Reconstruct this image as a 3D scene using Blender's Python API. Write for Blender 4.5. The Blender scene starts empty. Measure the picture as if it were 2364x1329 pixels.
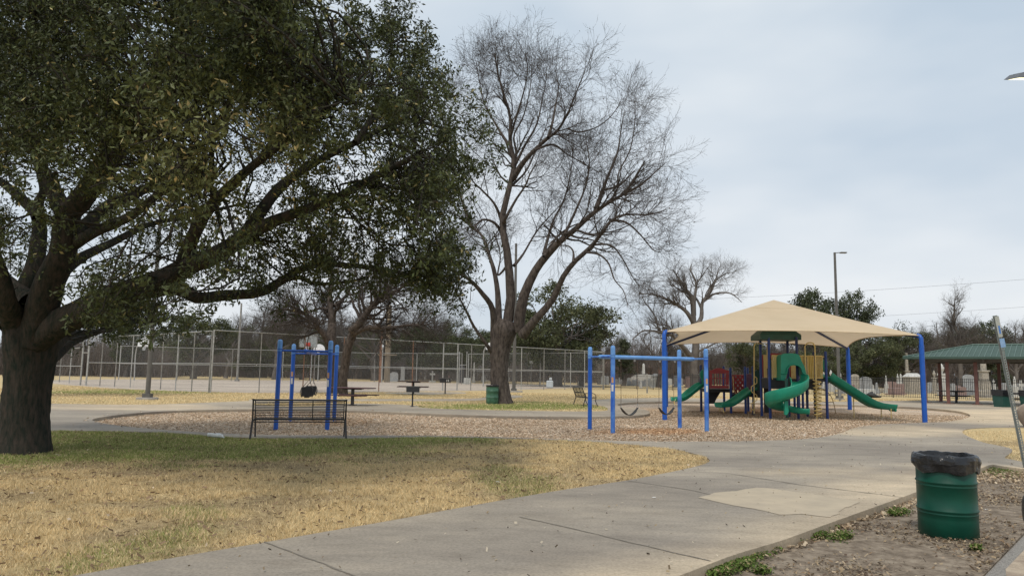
import bpy, math, random
import numpy as np
from mathutils import Vector, Matrix, geometry
R = math.radians
random.seed(7)
rng = np.random.default_rng(11)
C = bpy.context.scene.collection
SC = bpy.context.scene

# ------------------------------------------------------------------ camera
FPX, CX, CY, CAMZ = 1707.0, 1182.0, 664.5, 1.6
PITCH, ROLL = math.atan((860-664.5)/FPX), 0.0165
fw = Vector((0, math.cos(PITCH), math.sin(PITCH)))
rt0 = Vector((1, 0, 0)); up0 = Vector((0, -math.sin(PITCH), math.cos(PITCH)))
rt = rt0*math.cos(ROLL) + up0*math.sin(ROLL)
up = up0*math.cos(ROLL) - rt0*math.sin(ROLL)
cam_d = bpy.data.cameras.new('camera'); cam_d.lens = 36*FPX/2364; cam_d.sensor_width = 36
cam_d.clip_end = 6000; cam_d.clip_start = 0.05
cam = bpy.data.objects.new('camera', cam_d); C.objects.link(cam)
cam.matrix_world = Matrix(((rt.x, up.x, -fw.x, 0), (rt.y, up.y, -fw.y, 0), (rt.z, up.z, -fw.z, CAMZ), (0, 0, 0, 1)))
SC.camera = cam

# ------------------------------------------------------------------ world, sun, exposure
SUN_EL, SUN_AZ = R(58), R(200)
w = bpy.data.worlds.new('World'); SC.world = w; w.use_nodes = True
nt = w.node_tree; nt.nodes.clear()
def wn(t, **k):
    n = nt.nodes.new(t)
    for a, b in k.items(): setattr(n, a, b)
    return n
out = wn('ShaderNodeOutputWorld'); bg = wn('ShaderNodeBackground')
sky = wn('ShaderNodeTexSky', sky_type='NISHITA'); sky.sun_disc = False
sky.sun_elevation = SUN_EL; sky.sun_rotation = SUN_AZ; sky.dust_density = 3.0; sky.air_density = 1.2
tc = wn('ShaderNodeTexCoord'); mp = wn('ShaderNodeMapping'); mp.inputs['Scale'].default_value = (1.0, 1.0, 2.6)
nz = wn('ShaderNodeTexNoise'); nz.inputs['Scale'].default_value = 2.1; nz.inputs['Detail'].default_value = 4; nz.inputs['Roughness'].default_value = .48
cr = wn('ShaderNodeValToRGB')
cr.color_ramp.elements[0].position = .36; cr.color_ramp.elements[0].color = (4.15, 4.75, 5.45, 1)
cr.color_ramp.elements[1].position = .64; cr.color_ramp.elements[1].color = (5.85, 6.1, 6.4, 1)
sx = wn('ShaderNodeSeparateXYZ')
cr2 = wn('ShaderNodeValToRGB')     # brightness of the overcast by height above the horizon
cr2.color_ramp.elements[0].position = .0; cr2.color_ramp.elements[0].color = (1.1, 1.07, 1.04, 1)
cr2.color_ramp.elements[1].position = .42; cr2.color_ramp.elements[1].color = (.93, .96, .97, 1)
mul = wn('ShaderNodeMix', data_type='RGBA', blend_type='MULTIPLY'); mul.inputs[0].default_value = 1
mx = wn('ShaderNodeMix', data_type='RGBA'); mx.inputs[0].default_value = .93
L = nt.links.new
L(tc.outputs['Generated'], mp.inputs[0]); L(mp.outputs[0], nz.inputs[0]); L(nz.outputs[0], cr.inputs[0])
L(tc.outputs['Generated'], sx.inputs[0]); L(sx.outputs[2], cr2.inputs[0])
L(cr.outputs[0], mul.inputs[6]); L(cr2.outputs[0], mul.inputs[7])
L(sky.outputs[0], mx.inputs[6]); L(mul.outputs[2], mx.inputs[7])
L(mx.outputs[2], bg.inputs[0]); bg.inputs[1].default_value = .1
L(bg.outputs[0], out.inputs[0])
sd = bpy.data.lights.new('sun', 'SUN'); sd.energy = 1.5; sd.angle = R(11); sd.color = (1, .92, .80)
so = bpy.data.objects.new('sun', sd); C.objects.link(so)
so.rotation_euler = (R(90)-SUN_EL, 0, math.pi - SUN_AZ + math.pi*0)
# direction towards the sun (Nishita rotation is clockwise from +Y)
sdv = Vector((math.sin(SUN_AZ)*math.cos(SUN_EL), math.cos(SUN_AZ)*math.cos(SUN_EL), math.sin(SUN_EL)))
so.rotation_euler = sdv.to_track_quat('Z', 'Y').to_euler()
SC.view_settings.view_transform = 'Standard'; SC.view_settings.look = 'None'
SC.view_settings.exposure = 0.52; SC.view_settings.gamma = 1
SC.cycles.transparent_max_bounces = 24

# ------------------------------------------------------------------ pixel helpers (give a point of the photo its own distance)
def ray(px, py): return fw*FPX + rt*(px-CX) - up*(py-CY)
def P(px, py, Y):
    d = ray(px, py); return Vector((0, 0, CAMZ)) + d*(Y/d.y)
def G(px, py, z=0.0):
    d = ray(px, py); return Vector((0, 0, CAMZ)) + d*((z-CAMZ)/d.z)
def proj(x, y, z):
    x = np.asarray(x, float); y = np.asarray(y, float); z = np.asarray(z, float)-CAMZ
    f = x*fw.x+y*fw.y+z*fw.z; f = np.where(np.abs(f) < 1e-6, 1e-6, f)
    return CX+FPX*(x*rt.x+y*rt.y+z*rt.z)/f, CY-FPX*(x*up.x+y*up.y+z*up.z)/f
def GD(px, D):      # ground point in column px (at the horizon) at distance D
    return Vector(((px-CX)/FPX*D, D, 0))
def HZ(px): return 860+ROLL*(px-CX)
def ZT(px, py, D): return CAMZ+(HZ(px)-py)*D/FPX

# ------------------------------------------------------------------ materials
MATS = {}
def mat(name, c1, c2=None, scale=6, rough=.6, metal=0, bump=0, bscale=60, attr=None, spec=None, stretch=None, amb=.5, detail=5, c3=None, trans=0):
    if name in MATS: return MATS[name]
    m = bpy.data.materials.new(name); m.use_nodes = True; t = m.node_tree; N = t.nodes; b = N['Principled BSDF']; l = t.links.new
    b.inputs['Roughness'].default_value = rough; b.inputs['Metallic'].default_value = metal
    if spec is not None: b.inputs['Specular IOR Level'].default_value = spec
    if c2 is None: c2 = tuple(x*.82 for x in c1)
    tcn = N.new('ShaderNodeTexCoord'); mpn = N.new('ShaderNodeMapping')
    l(tcn.outputs['Object'], mpn.inputs[0])
    if stretch: mpn.inputs['Scale'].default_value = stretch
    n = N.new('ShaderNodeTexNoise'); n.inputs['Scale'].default_value = scale; n.inputs['Detail'].default_value = detail; n.inputs['Roughness'].default_value = .62
    l(mpn.outputs[0], n.inputs[0])
    r = N.new('ShaderNodeValToRGB'); e = r.color_ramp.elements
    e[0].position = .34; e[0].color = (*c2, 1); e[1].position = .64; e[1].color = (*c1, 1)
    if c3: q = r.color_ramp.elements.new(.49); q.color = (*c3, 1)
    l(n.outputs[0], r.inputs[0]); col = r.outputs[0]
    if attr:
        a = N.new('ShaderNodeAttribute'); a.attribute_name = attr
        mm = N.new('ShaderNodeMix'); mm.data_type = 'RGBA'; mm.blend_type = 'MULTIPLY'; mm.inputs[0].default_value = 1
        l(col, mm.inputs[6]); l(a.outputs[0], mm.inputs[7]); col = mm.outputs[2]
    l(col, b.inputs['Base Color'])
    if bump:
        n2 = N.new('ShaderNodeTexNoise'); n2.inputs['Scale'].default_value = bscale; n2.inputs['Detail'].default_value = 4
        l(mpn.outputs[0], n2.inputs[0])
        bp = N.new('ShaderNodeBump'); bp.inputs['Strength'].default_value = bump; bp.inputs['Distance'].default_value = .02
        l(n2.outputs[0], bp.inputs['Height']); l(bp.outputs[0], b.inputs['Normal'])
    if trans:
        tr = N.new('ShaderNodeBsdfTranslucent'); l(col, tr.inputs[0]); ms = N.new('ShaderNodeMixShader'); ms.inputs[0].default_value = trans
        l(b.outputs[0], ms.inputs[1]); l(tr.outputs[0], ms.inputs[2]); l(ms.outputs[0], N['Material Output'].inputs[0])
    MATS[name] = m; return m

# ------------------------------------------------------------------ objects
def tag(o, label=None, cat=None, group=None, kind=None):
    if label: o['label'] = label
    if cat: o['category'] = cat
    if group: o['group'] = group
    if kind: o['kind'] = kind
    return o
def thing(name, label, cat, loc=(0, 0, 0), rz=0, group=None, kind=None):
    o = bpy.data.objects.new(name, None); C.objects.link(o); o.location = loc; o.rotation_euler = (0, 0, rz)
    o.empty_display_size = .2
    return tag(o, label, cat, group, kind)
def kids(o): return [c for c in bpy.data.objects if c.parent == o]
def dup(root, loc, rz=0, label=None, group=None, scale=None, cat=None):
    r = root.copy(); C.objects.link(r); r.location = loc; r.rotation_euler = (0, 0, rz)
    if scale is not None: r.scale = (scale,)*3 if not hasattr(scale, '__len__') else scale
    if label: r['label'] = label
    if group: r['group'] = group
    for ch in root.children:
        c = ch.copy(); C.objects.link(c); c.parent = r
        for g in ch.children:
            d = g.copy(); C.objects.link(d); d.parent = c
    return r

class MB:
    def __init__(s): s.v = []; s.f = []; s.sm = []
    def add(s, vs, fs, smooth=False):
        n = len(s.v); s.v += [tuple(q) for q in vs]; s.f += [tuple(i+n for i in f) for f in fs]; s.sm += [smooth]*len(fs); return s
    def box(s, c, d, M=None, bev=0):
        x, y, z = [q/2 for q in d]; c = Vector(c)
        if bev:
            b = min(bev, x*.9, y*.9, z*.9); vs = []
            rings = []
            for zz, ins in ((-z, b), (-z+b, 0), (z-b, 0), (z, b)):
                X, Y = x-ins, y-ins; k = b if ins == 0 else b*.5
                ring = [(X-k, -Y), (X, -Y+k), (X, Y-k), (X-k, Y), (-X+k, Y), (-X, Y-k), (-X, -Y+k), (-X+k, -Y)]
                rings.append([Vector((a, q, zz)) for a, q in ring])
            vs = [q for r_ in rings for q in r_]; fs = []
            for i in range(3):
                for j in range(8): k = (j+1) % 8; fs.append((i*8+j, i*8+k, (i+1)*8+k, (i+1)*8+j))
            fs += [tuple(range(7, -1, -1)), tuple(range(24, 32))]
        else:
            vs = [Vector((a, b_, e)) for e in (-z, z) for a, b_ in ((-x, -y), (x, -y), (x, y), (-x, y))]
            fs = [(3, 2, 1, 0), (4, 5, 6, 7), (0, 1, 5, 4), (1, 2, 6, 5), (2, 3, 7, 6), (3, 0, 4, 7)]
        if M: vs = [M @ v for v in vs]
        return s.add([v+c for v in vs], fs)
    def bar(s, a, b, w_, h_=None, bev=0):       # box between two points
        a, b = Vector(a), Vector(b); d = b-a; h_ = h_ or w_
        q = d.to_track_quat('X', 'Z').to_matrix()
        return s.box((a+b)/2, (d.length, w_, h_), q, bev)
    def tube(s, pts, r, n=8, cap=True, smooth=True, closed=False):
        pts = [Vector(p) for p in pts]; m = len(pts)
        rs = r if hasattr(r, '__len__') else [r]*m
        vs = []; ref = None
        for i, p in enumerate(pts):
            a = pts[i-1] if (i > 0 or closed) else p; b = pts[(i+1) % m] if (i < m-1 or closed) else p
            t = (b-a).normalized()
            if ref is None:
                ref = Vector((0, 0, 1)) if abs(t.z) < .9 else Vector((1, 0, 0))
            u = (ref - t*ref.dot(t)).normalized(); ref = u; v = t.cross(u)
            for k in range(n):
                an = 2*math.pi*k/n; vs.append(p+(u*math.cos(an)+v*math.sin(an))*rs[i])
        fs = []
        for i in range(m if closed else m-1):
            j = (i+1) % m
            for k in range(n): k2 = (k+1) % n; fs.append((i*n+k, i*n+k2, j*n+k2, j*n+k))
        s.add(vs, fs, smooth)
        if cap and not closed:
            s.add(vs[:n], [tuple(range(n-1, -1, -1))]); s.add(vs[-n:], [tuple(range(n))])
        return s
    def lathe(s, prof, c=(0, 0, 0), n=16, smooth=True, caps=True):
        c = Vector(c); vs = []; m = len(prof)
        for r_, z in prof:
            for k in range(n): an = 2*math.pi*(k+.5)/n; vs.append(c+Vector((r_*math.cos(an), r_*math.sin(an), z)))
        fs = [(i*n+k, i*n+(k+1) % n, (i+1)*n+(k+1) % n, (i+1)*n+k) for i in range(m-1) for k in range(n)]
        s.add(vs, fs, smooth)
        if caps:
            if prof[0][0] > 1e-4: s.add(vs[:n], [tuple(range(n-1, -1, -1))])
            if prof[-1][0] > 1e-4: s.add(vs[-n:], [tuple(range(n))])
        return s
    def prism(s, poly, ext):        # poly: 3-D points in one plane, ext: extrusion vector
        poly = [Vector(p) for p in poly]; ext = Vector(ext); n = len(poly)
        tr = geometry.tessellate_polygon([poly])
        vs = poly+[p+ext for p in poly]
        fs = [tuple(t) for t in tr]+[tuple(i+n for i in reversed(t)) for t in tr]
        fs += [(i, (i+1) % n, (i+1) % n+n, i+n) for i in range(n)]
        return s.add(vs, fs)
    def build(s, name, m, parent=None, label=None):
        me = bpy.data.meshes.new(name); vs = s.v
        if parent is not None and WORLD[0]:
            inv = (Matrix.Translation(parent.location) @ Matrix.Rotation(parent.rotation_euler.z, 4, 'Z')).inverted()
            if parent.parent is not None: inv = Matrix.Identity(4) if False else Matrix.Translation(-(parent.parent.location))
            vs = [tuple(inv @ Vector(v)) for v in vs]
        me.from_pydata(vs, [], s.f); me.polygons.foreach_set('use_smooth', s.sm); me.materials.append(m); me.update()
        o = bpy.data.objects.new(name, me); C.objects.link(o)
        if parent is not None: o.parent = parent
        if label: o['label'] = label
        return o
WORLD = [False]     # True: vertices given in world space, turned into the parent's space

def npmesh(name, V, F, m, parent=None, smooth=False, col=None, sub=None):
    me = bpy.data.meshes.new(name); V = np.asarray(V, np.float32).copy(); F = np.asarray(F, np.int32)
    if sub is not None: V -= np.array(sub, np.float32)
    k = F.shape[1]
    me.vertices.add(len(V)); me.vertices.foreach_set('co', V.ravel())
    me.loops.add(F.size); me.loops.foreach_set('vertex_index', F.ravel())
    me.polygons.add(len(F)); me.polygons.foreach_set('loop_start', np.arange(0, F.size, k, dtype=np.int32))
    try: me.polygons.foreach_set('loop_total', np.full(len(F), k, np.int32))
    except Exception: pass
    me.polygons.foreach_set('use_smooth', np.full(len(F), smooth))
    me.materials.append(m); me.update(calc_edges=True)
    if col is not None:
        a = me.color_attributes.new('col', 'FLOAT_COLOR', 'POINT')
        c4 = np.ones((len(V), 4), np.float32); c4[:, :3] = col; a.data.foreach_set('color', c4.ravel())
    o = bpy.data.objects.new(name, me); C.objects.link(o)
    if parent is not None: o.parent = parent
    return o

# smooth value noise on numpy arrays
_tab = rng.random((256, 256))
def vnoise(x, y, s=1.0, o=0):
    x = np.asarray(x)*s+o*17.3; y = np.asarray(y)*s+o*9.1
    xi = np.floor(x).astype(int); yi = np.floor(y).astype(int); fx = x-xi; fy = y-yi
    fx = fx*fx*(3-2*fx); fy = fy*fy*(3-2*fy); g = lambda a, b: _tab[a % 256, b % 256]
    return (g(xi, yi)*(1-fx)+g(xi+1, yi)*fx)*(1-fy)+(g(xi, yi+1)*(1-fx)+g(xi+1, yi+1)*fx)*fy
def fbm(x, y, s=1.0, o=0, n=4):
    v = 0; a = .5; t = 0
    for i in range(n): v = v+a*vnoise(x, y, s*2**i, o+i); t += a; a *= .5
    return v/t
def inpoly(x, y, poly):
    x = np.asarray(x); y = np.asarray(y); r = np.zeros(x.shape, bool); n = len(poly)
    for i in range(n):
        x0, y0 = poly[i]; x1, y1 = poly[(i+1) % n]
        c = (y0 > y) != (y1 > y)
        with np.errstate(divide='ignore', invalid='ignore'):
            xx = (x1-x0)*(y-y0)/((y1-y0) if y1 != y0 else 1e-9)+x0
        r ^= c & (x < xx)
    return r
def sstep(a, b, x): t = np.clip((x-a)/(b-a), 0, 1); return t*t*(3-2*t)

# ================================================================== GROUND
def smooth_poly(p, it=1):
    for _ in range(it):
        q = []
        for i in range(len(p)):
            a = p[i]; b = p[(i+1) % len(p)]
            if (Vector(a)-Vector(b)).length > 60: q += [a, b] if False else [(a[0]*.97+b[0]*.03, a[1]*.97+b[1]*.03), (a[0]*.03+b[0]*.97, a[1]*.03+b[1]*.97)]
            else: q += [(a[0]*.75+b[0]*.25, a[1]*.75+b[1]*.25), (a[0]*.25+b[0]*.75, a[1]*.25+b[1]*.75)]
        p = q
    return p
def gp(pts, z=0, sm=1):
    w_ = [(G(a, b, z).x, G(a, b, z).y) for a, b in pts]; 
    if not sm: return w_
    q = []
    n = len(w_)
    for i in range(n):        # Catmull-Rom through the traced points
        p0, p1, p2, p3 = [Vector(w_[(i+k-1) % n]) for k in range(4)]
        L_ = (p2-p1).length; m = 4 if L_ > .5 else 1
        if L_ > 14 or (p1-p0).length > 5*L_ or (p3-p2).length > 5*L_: q.append(tuple(p1)); continue
        for j in range(m):
            t = j/m
            v = .5*((2*p1)+(-p0+p2)*t+(2*p0-5*p1+4*p2-p3)*t*t+(-p0+3*p1-3*p2+p3)*t**3); q.append(tuple(v))
    return q
pit_px = [(213,969),(240,978.5),(290,985),(350,991),(470,999),(600,1004),(760,1006),(900,1006),(1000,1007),(1150,1010),(1300,1015),(1450,1019),(1600,1020),(1750,1018.5),(1850,1014.5),(1910,1008),(1945,999),(1975,988),(2030,980.5),(2100,977),(2180,974),(2225,967),(2240,958.5),(2215,950),(2150,943),(2060,938),(1960,935),(1850,932),(1700,929),(1600,927.5),(1521,927.5),(1460,929),(1432,932),(1426,935),(1440,939),(1480,944),(1499,950),(1496,956),(1465,960),(1400,962),(1340,963),(1200,962),(1100,959.5),(1000,956),(900,951.5),(800,948),(700,946),(600,945),(500,946),(400,949),(330,953),(260,960)]
conc_px = [(-900,938),(0,931.5),(110,932),(242,934),(350,934),(415,932),(519,928),(575,926),(583,932),(600,936.5),(700,938.5),(760,935.5),(800,932),(900,933),(960,937),(975,941.5),(1066,945.5),(1250,949),(1385,949.5),(1403,944),(1390,938),(1353,931),(1349,926),(1372,923),(1431,920),(1560,918.5),(1700,921.5),(1850,927),(2000,926.5),(2100,925),(2364,925),(2900,926),(2900,1092),(2364,1084),(2330,1080),(2292,1074),(2261,1084),(2100,1144),(1923,1208),(1809,1250),(1695,1285),(1581,1329),(1350,1420),(1000,1620),(-2500,1620)]
lawn_px = [(-1500,1010),(0,996),(110,995),(250,997),(400,1001),(490,1008),(600,1012.5),(800,1013.5),(1000,1010.5),(1200,1014),(1330,1019),(1450,1027),(1550,1038),(1605,1049),(1636,1061),(1633,1070),(1600,1080),(1530,1095),(1447,1111),(1320,1130),(1200,1150),(1050,1177),(900,1205),(750,1231),(609,1256),(400,1292),(190,1330),(0,1364),(-400,1440),(-1500,1620)]
patch_px = [(2222,998),(2238,990),(2300,987),(2364,987),(2900,987),(2900,1075),(2364,1068),(2320,1059),(2334,1046),(2330,1035),(2270,1022),(2235,1008)]
dirt_px = [(2270,1066),(2330,1070),(2364,1074),(2900,1082),(3400,1620),(900,1620),(1250,1420),(1500,1329),(1600,1285),(1720,1250),(1850,1208),(2020,1144),(2200,1084)]
gut_px = [(2364,1213),(2243,1330),(2130,1440),(2000,1620),(2900,1620),(2900,990),(2600,1005)]
curb_px = [(2364,1277),(2322,1321),(2330,1400),(2330,1620),(2900,1620),(2900,1000)]
thin_px = [(575,927),(600,921.5),(800,921),(1060,920.5),(1120,917.5),(1165,911.5),(1195,912.5),(1205,917),(1130,923),(1060,926),(800,926.5),(583,931)]
pad2_px = [(886,907),(930,905),(1060,905),(1075,908),(1055,909.5),(970,911)]
court_px = [(40,878.5),(110,884),(210,893),(330,900),(500,905),(620,907),(740,906),(830,905),(1000,903),(1200,899),(1390,893),(1380,889),(1240,887),(1060,884),(900,881),(700,878),(500,876.5),(250,875)]
REG = [('dirt_verge', dirt_px, -.08, 0), ('gutter', gut_px, -.095, 0), ('court', court_px, .01, 1), ('path', conc_px, .02, 1), ('path', thin_px, .02, 1), ('path', pad2_px, .02, 1), ('lawn', lawn_px, 0, 1), ('lawn', patch_px, 0, 1),
       ('mulch_bed', pit_px, -.09, 1), ('curb', curb_px, .03, 0)]
polys = []
for nm, pp, z, sm in REG:
    w_ = gp(pp, 0, sm); polys.append((nm, w_, z))
PIT = polys[8][1]; LAWN = polys[6][1]; DIRTA = polys[0][1]
cv = []; ce = []
for nm, w_, z in polys:
    n0 = len(cv); n = len(w_); cv += [Vector(p) for p in w_]; ce += [(n0+i, n0+(i+1) % n) for i in range(n)]
gx = []
for X in np.arange(-13, 14, .45):
    for Y in np.arange(4, 24, .45): gx.append(Vector((X+random.uniform(-.15, .15), Y+random.uniform(-.15, .15))))
for X in np.arange(-36, 40, 1.3):
    for Y in np.arange(24, 62, 1.3): gx.append(Vector((X+random.uniform(-.4, .4), Y+random.uniform(-.4, .4))))
for X in np.arange(-130, 131, 10):
    for Y in np.arange(70, 200, 10): gx.append(Vector((X, Y)))
cv += gx
cv += [Vector(p) for p in ((-3000, -200), (3000, -200), (3000, 5000), (-3000, 5000), (-400, -60), (400, -60), (400, 400), (-400, 400))]
res = geometry.delaunay_2d_cdt(cv, ce, [], 0, 1e-5)
GV = np.array([(v.x, v.y) for v in res[0]]); GF = np.array([tuple(f) for f in res[2]], np.int32)
a_, b_, c_ = GV[GF[:, 0]], GV[GF[:, 1]], GV[GF[:, 2]]
area = (b_[:, 0]-a_[:, 0])*(c_[:, 1]-a_[:, 1])-(b_[:, 1]-a_[:, 1])*(c_[:, 0]-a_[:, 0])
GF[area < 0] = GF[area < 0][:, ::-1]
cen = (a_+b_+c_)/3; lab = np.zeros(len(GF), int); names = ['lawn', 'court', 'path', 'mulch_bed', 'dirt_verge', 'gutter', 'curb']
zs = {'lawn': 0, 'court': .01, 'path': .02, 'mulch_bed': -.09, 'dirt_verge': -.08, 'gutter': -.095, 'curb': .03}
for nm, w_, z in polys: lab[inpoly(cen[:, 0], cen[:, 1], w_)] = names.index(nm)

# where the turf is green (1), dry straw (0); second value: bare brown litter
def turf(x, y):
    px, py = proj(x, y, np.zeros_like(np.asarray(x, float)))
    n = fbm(x, y, .55, 3); n2 = fbm(x, y, 1.7, 8); n3 = fbm(x, y, .3, 5)
    lim = np.interp(px, [-200, 0, 300, 500, 700, 900, 1050, 1200, 1640], [1092, 1090, 1078, 1066, 1062, 1056, 1040, 1008, 1000])
    front = 1-sstep(-16, 14, py-lim+(n-.5)*70)
    g = np.where(y < 20, front, 0)
    g = np.maximum(g, np.where(y < 20, sstep(.66, .84, n+(.14*np.exp(-((px-1080)/200)**2-((py-1075)/25)**2)))*.6, 0))
    far = (y >= 20)
    mid = np.exp(-((px-1200)/330)**2-((py-938)/10)**2)
    g = np.where(far, sstep(.25, .75, mid*.9+(n3-.5)*.8+.12*np.exp(-((px-300)/400)**2)), g)
    band = np.exp(-((px-250)/350)**2-((py-905)/7)**2)
    g = np.where(far & (py < 925), np.maximum(g*.5, sstep(.3, .9, band+(n-.5)*.6)*.8), g)
    b = sstep(.47, .66, n2*.6+n*.4+.07*sstep(1150, 1060, py)*(y < 20))*.8
    b = np.where(far, sstep(.35, .8, np.exp(-((px-200)/350)**2-((py-911)/5)**2)+(n-.5)*.5)*.9, b)
    b = np.where(far & (py < 899), np.maximum(b, sstep(.5, .65, n)*.4), b)
    b = b*(1-.75*g*(y < 20)); return g, b
STRAW = np.array((.62, .49, .28)); GREEN = np.array((.25, .27, .09)); BROWN = np.array((.21, .155, .10))
def turfcol(x, y):
    g, b = turf(x, y); c = STRAW*(1-g[:, None])+GREEN*g[:, None]; k = b*.75
    return c*(1-k[:, None])+BROWN*k[:, None]
m_lawn = mat('turf_soil', (1, 1, 1), (.52, .5, .46), scale=9, rough=.95, bump=.8, bscale=40, attr='col', spec=.1, c3=(.82, .8, .76), detail=8)

def stainmat(name, dark, mid, light, joints=0):
    m = bpy.data.materials.new(name); m.use_nodes = True; t = m.node_tree; N = t.nodes; l = t.links.new; b = N['Principled BSDF']
    b.inputs['Roughness'].default_value = .88; b.inputs['Specular IOR Level'].default_value = .25
    ge = N.new('ShaderNodeNewGeometry')
    def noise(s, d, r=.55, st=None):
        mp_ = N.new('ShaderNodeMapping'); l(ge.outputs['Position'], mp_.inputs[0])
        if st: mp_.inputs['Scale'].default_value = st; mp_.inputs['Rotation'].default_value = (0, 0, .3)
        n = N.new('ShaderNodeTexNoise'); n.inputs['Scale'].default_value = s; n.inputs['Detail'].default_value = d; n.inputs['Roughness'].default_value = r
        l(mp_.outputs[0], n.inputs[0]); return n.outputs[0]
    def ramp(src, els):
        r = N.new('ShaderNodeValToRGB'); e = r.color_ramp.elements
        while len(e) < len(els): e.new(.5)
        for q, (p_, c) in zip(e, els): q.position = p_; q.color = (*c, 1)
        l(src, r.inputs[0]); return r.outputs[0]
    def mix(f, a, b2, bt='MIX'):
        x = N.new('ShaderNodeMix'); x.data_type = 'RGBA'; x.blend_type = bt
        if isinstance(f, float): x.inputs[0].default_value = f
        else: l(f, x.inputs[0])
        l(a, x.inputs[6]); l(b2, x.inputs[7]); return x.outputs[2]
    base = ramp(noise(.16, 5, .6, (1, 2.0, 1)), [(.38, dark), (.5, mid), (.62, light)])
    att = N.new('ShaderNodeAttribute'); att.attribute_name = 'col'
    base = mix(1.0, base, att.outputs[0], 'MULTIPLY')
    streak = ramp(noise(1.2, 9, .72, (1, 2.5, 1)), [(.3, (.78, .77, .76)), (.5, (.98, .98, .98)), (.72, (1.16, 1.14, 1.11))])
    fine = ramp(noise(38, 5, .7), [(.3, (.72, .72, .72)), (.52, (1, 1, 1)), (.75, (1.18, 1.18, 1.18))])
    col = mix(1.0, mix(1.0, base, streak, 'MULTIPLY'), fine, 'MULTIPLY')
    l(col, b.inputs['Base Color'])
    bp = N.new('ShaderNodeBump'); bp.inputs['Strength'].default_value = .35; bp.inputs['Distance'].default_value = .01
    l(noise(70, 4), bp.inputs['Height']); l(bp.outputs[0], b.inputs['Normal']); return m
m_path = stainmat('worn_concrete', (.245, .215, .18), (.295, .26, .215), (.355, .31, .25))
m_court = stainmat('court_concrete', (.37, .31, .26), (.45, .38, .31), (.52, .44, .36))
m_gut = mat('aggregate_gutter', (.36, .34, .31), (.16, .15, .14), scale=70, rough=.9, bump=.7, bscale=90)
m_curb = mat('stained_curb', (.42, .34, .25), (.25, .19, .14), scale=6, rough=.9, bump=.5)
m_dirt = mat('dirt', (.30, .25, .195), (.135, .108, .082), scale=7, rough=.97, bump=1, bscale=30, detail=12, c3=(.21, .17, .13), spec=.1)
# wood chips: cells of different browns
def chipmat():
    m = bpy.data.materials.new('wood_chips'); m.use_nodes = True; t = m.node_tree; N = t.nodes; l = t.links.new; b = N['Principled BSDF']
    b.inputs['Roughness'].default_value = .95; b.inputs['Specular IOR Level'].default_value = .1
    ge = N.new('ShaderNodeNewGeometry'); wv = N.new('ShaderNodeTexNoise'); wv.inputs['Scale'].default_value = 3; l(ge.outputs['Position'], wv.inputs[0])
    v = N.new('ShaderNodeTexVoronoi'); v.inputs['Scale'].default_value = 24; v.inputs['Randomness'].default_value = 1; l(ge.outputs['Position'], v.inputs[0])
    r = N.new('ShaderNodeValToRGB'); e = r.color_ramp.elements
    for p_, c in ((0, (.27, .22, .17)), (.3, (.46, .385, .305)), (.6, (.58, .49, .40)), (1, (.74, .66, .55))):
        q = e.new(p_) if 0 < p_ < 1 else e[0 if p_ == 0 else len(e)-1]; q.color = (*c, 1)
    sp = N.new('ShaderNodeSeparateColor'); l(v.outputs['Color'], sp.inputs[0]); l(sp.outputs[0], r.inputs[0])
    n = N.new('ShaderNodeTexNoise'); n.inputs['Scale'].default_value = .35; n.inputs['Detail'].default_value = 5; l(ge.outputs['Position'], n.inputs[0])
    r2 = N.new('ShaderNodeValToRGB'); e = r2.color_ramp.elements; e[0].position = .36; e[0].color = (.95, .82, .68, 1); e[1].position = .6; e[1].color = (1.1, 1.05, 1.02, 1); l(n.outputs[0], r2.inputs[0])
    att = N.new('ShaderNodeAttribute'); att.attribute_name = 'col'
    mm = N.new('ShaderNodeMix'); mm.data_type = 'RGBA'; mm.blend_type = 'MULTIPLY'; mm.inputs[0].default_value = 1; l(r.outputs[0], mm.inputs[6]); l(r2.outputs[0], mm.inputs[7])
    m2 = N.new('ShaderNodeMix'); m2.data_type = 'RGBA'; m2.blend_type = 'MULTIPLY'; m2.inputs[0].default_value = 1; l(mm.outputs[2], m2.inputs[6]); l(att.outputs[0], m2.inputs[7])
    l(m2.outputs[2], b.inputs['Base Color'])
    bp = N.new('ShaderNodeBump'); bp.inputs['Strength'].default_value = 1; bp.inputs['Distance'].default_value = .04; l(v.outputs['Distance'], bp.inputs['Height']); l(bp.outputs[0], b.inputs['Normal'])
    return m
m_chip = chipmat()
gm = {'lawn': m_lawn, 'court': m_court, 'path': m_path, 'mulch_bed': m_chip, 'dirt_verge': m_dirt, 'gutter': m_gut, 'curb': m_curb}
def mulchcol(x, y):      # scuffed redder chips under the swings, browner under the structure
    px, py = proj(x, y, np.zeros(len(x))-.09); n = fbm(x, y, .7, 4)-.5; c = np.ones((len(x), 3))
    a = sstep(.3, .8, np.exp(-((px-1500)/150)**2-((py-996)/9)**2)+n*.7)[:, None]; c = c*(1-a)+a*np.array((.95, .80, .66))
    a = sstep(.3, .8, np.exp(-((px-770)/110)**2-((py-975)/12)**2)+n*.8)[:, None]*.7; c = c*(1-a)+a*np.array((.95, .82, .68))
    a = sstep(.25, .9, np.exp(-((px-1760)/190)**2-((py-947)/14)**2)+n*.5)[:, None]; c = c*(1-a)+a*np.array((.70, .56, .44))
    return c
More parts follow.
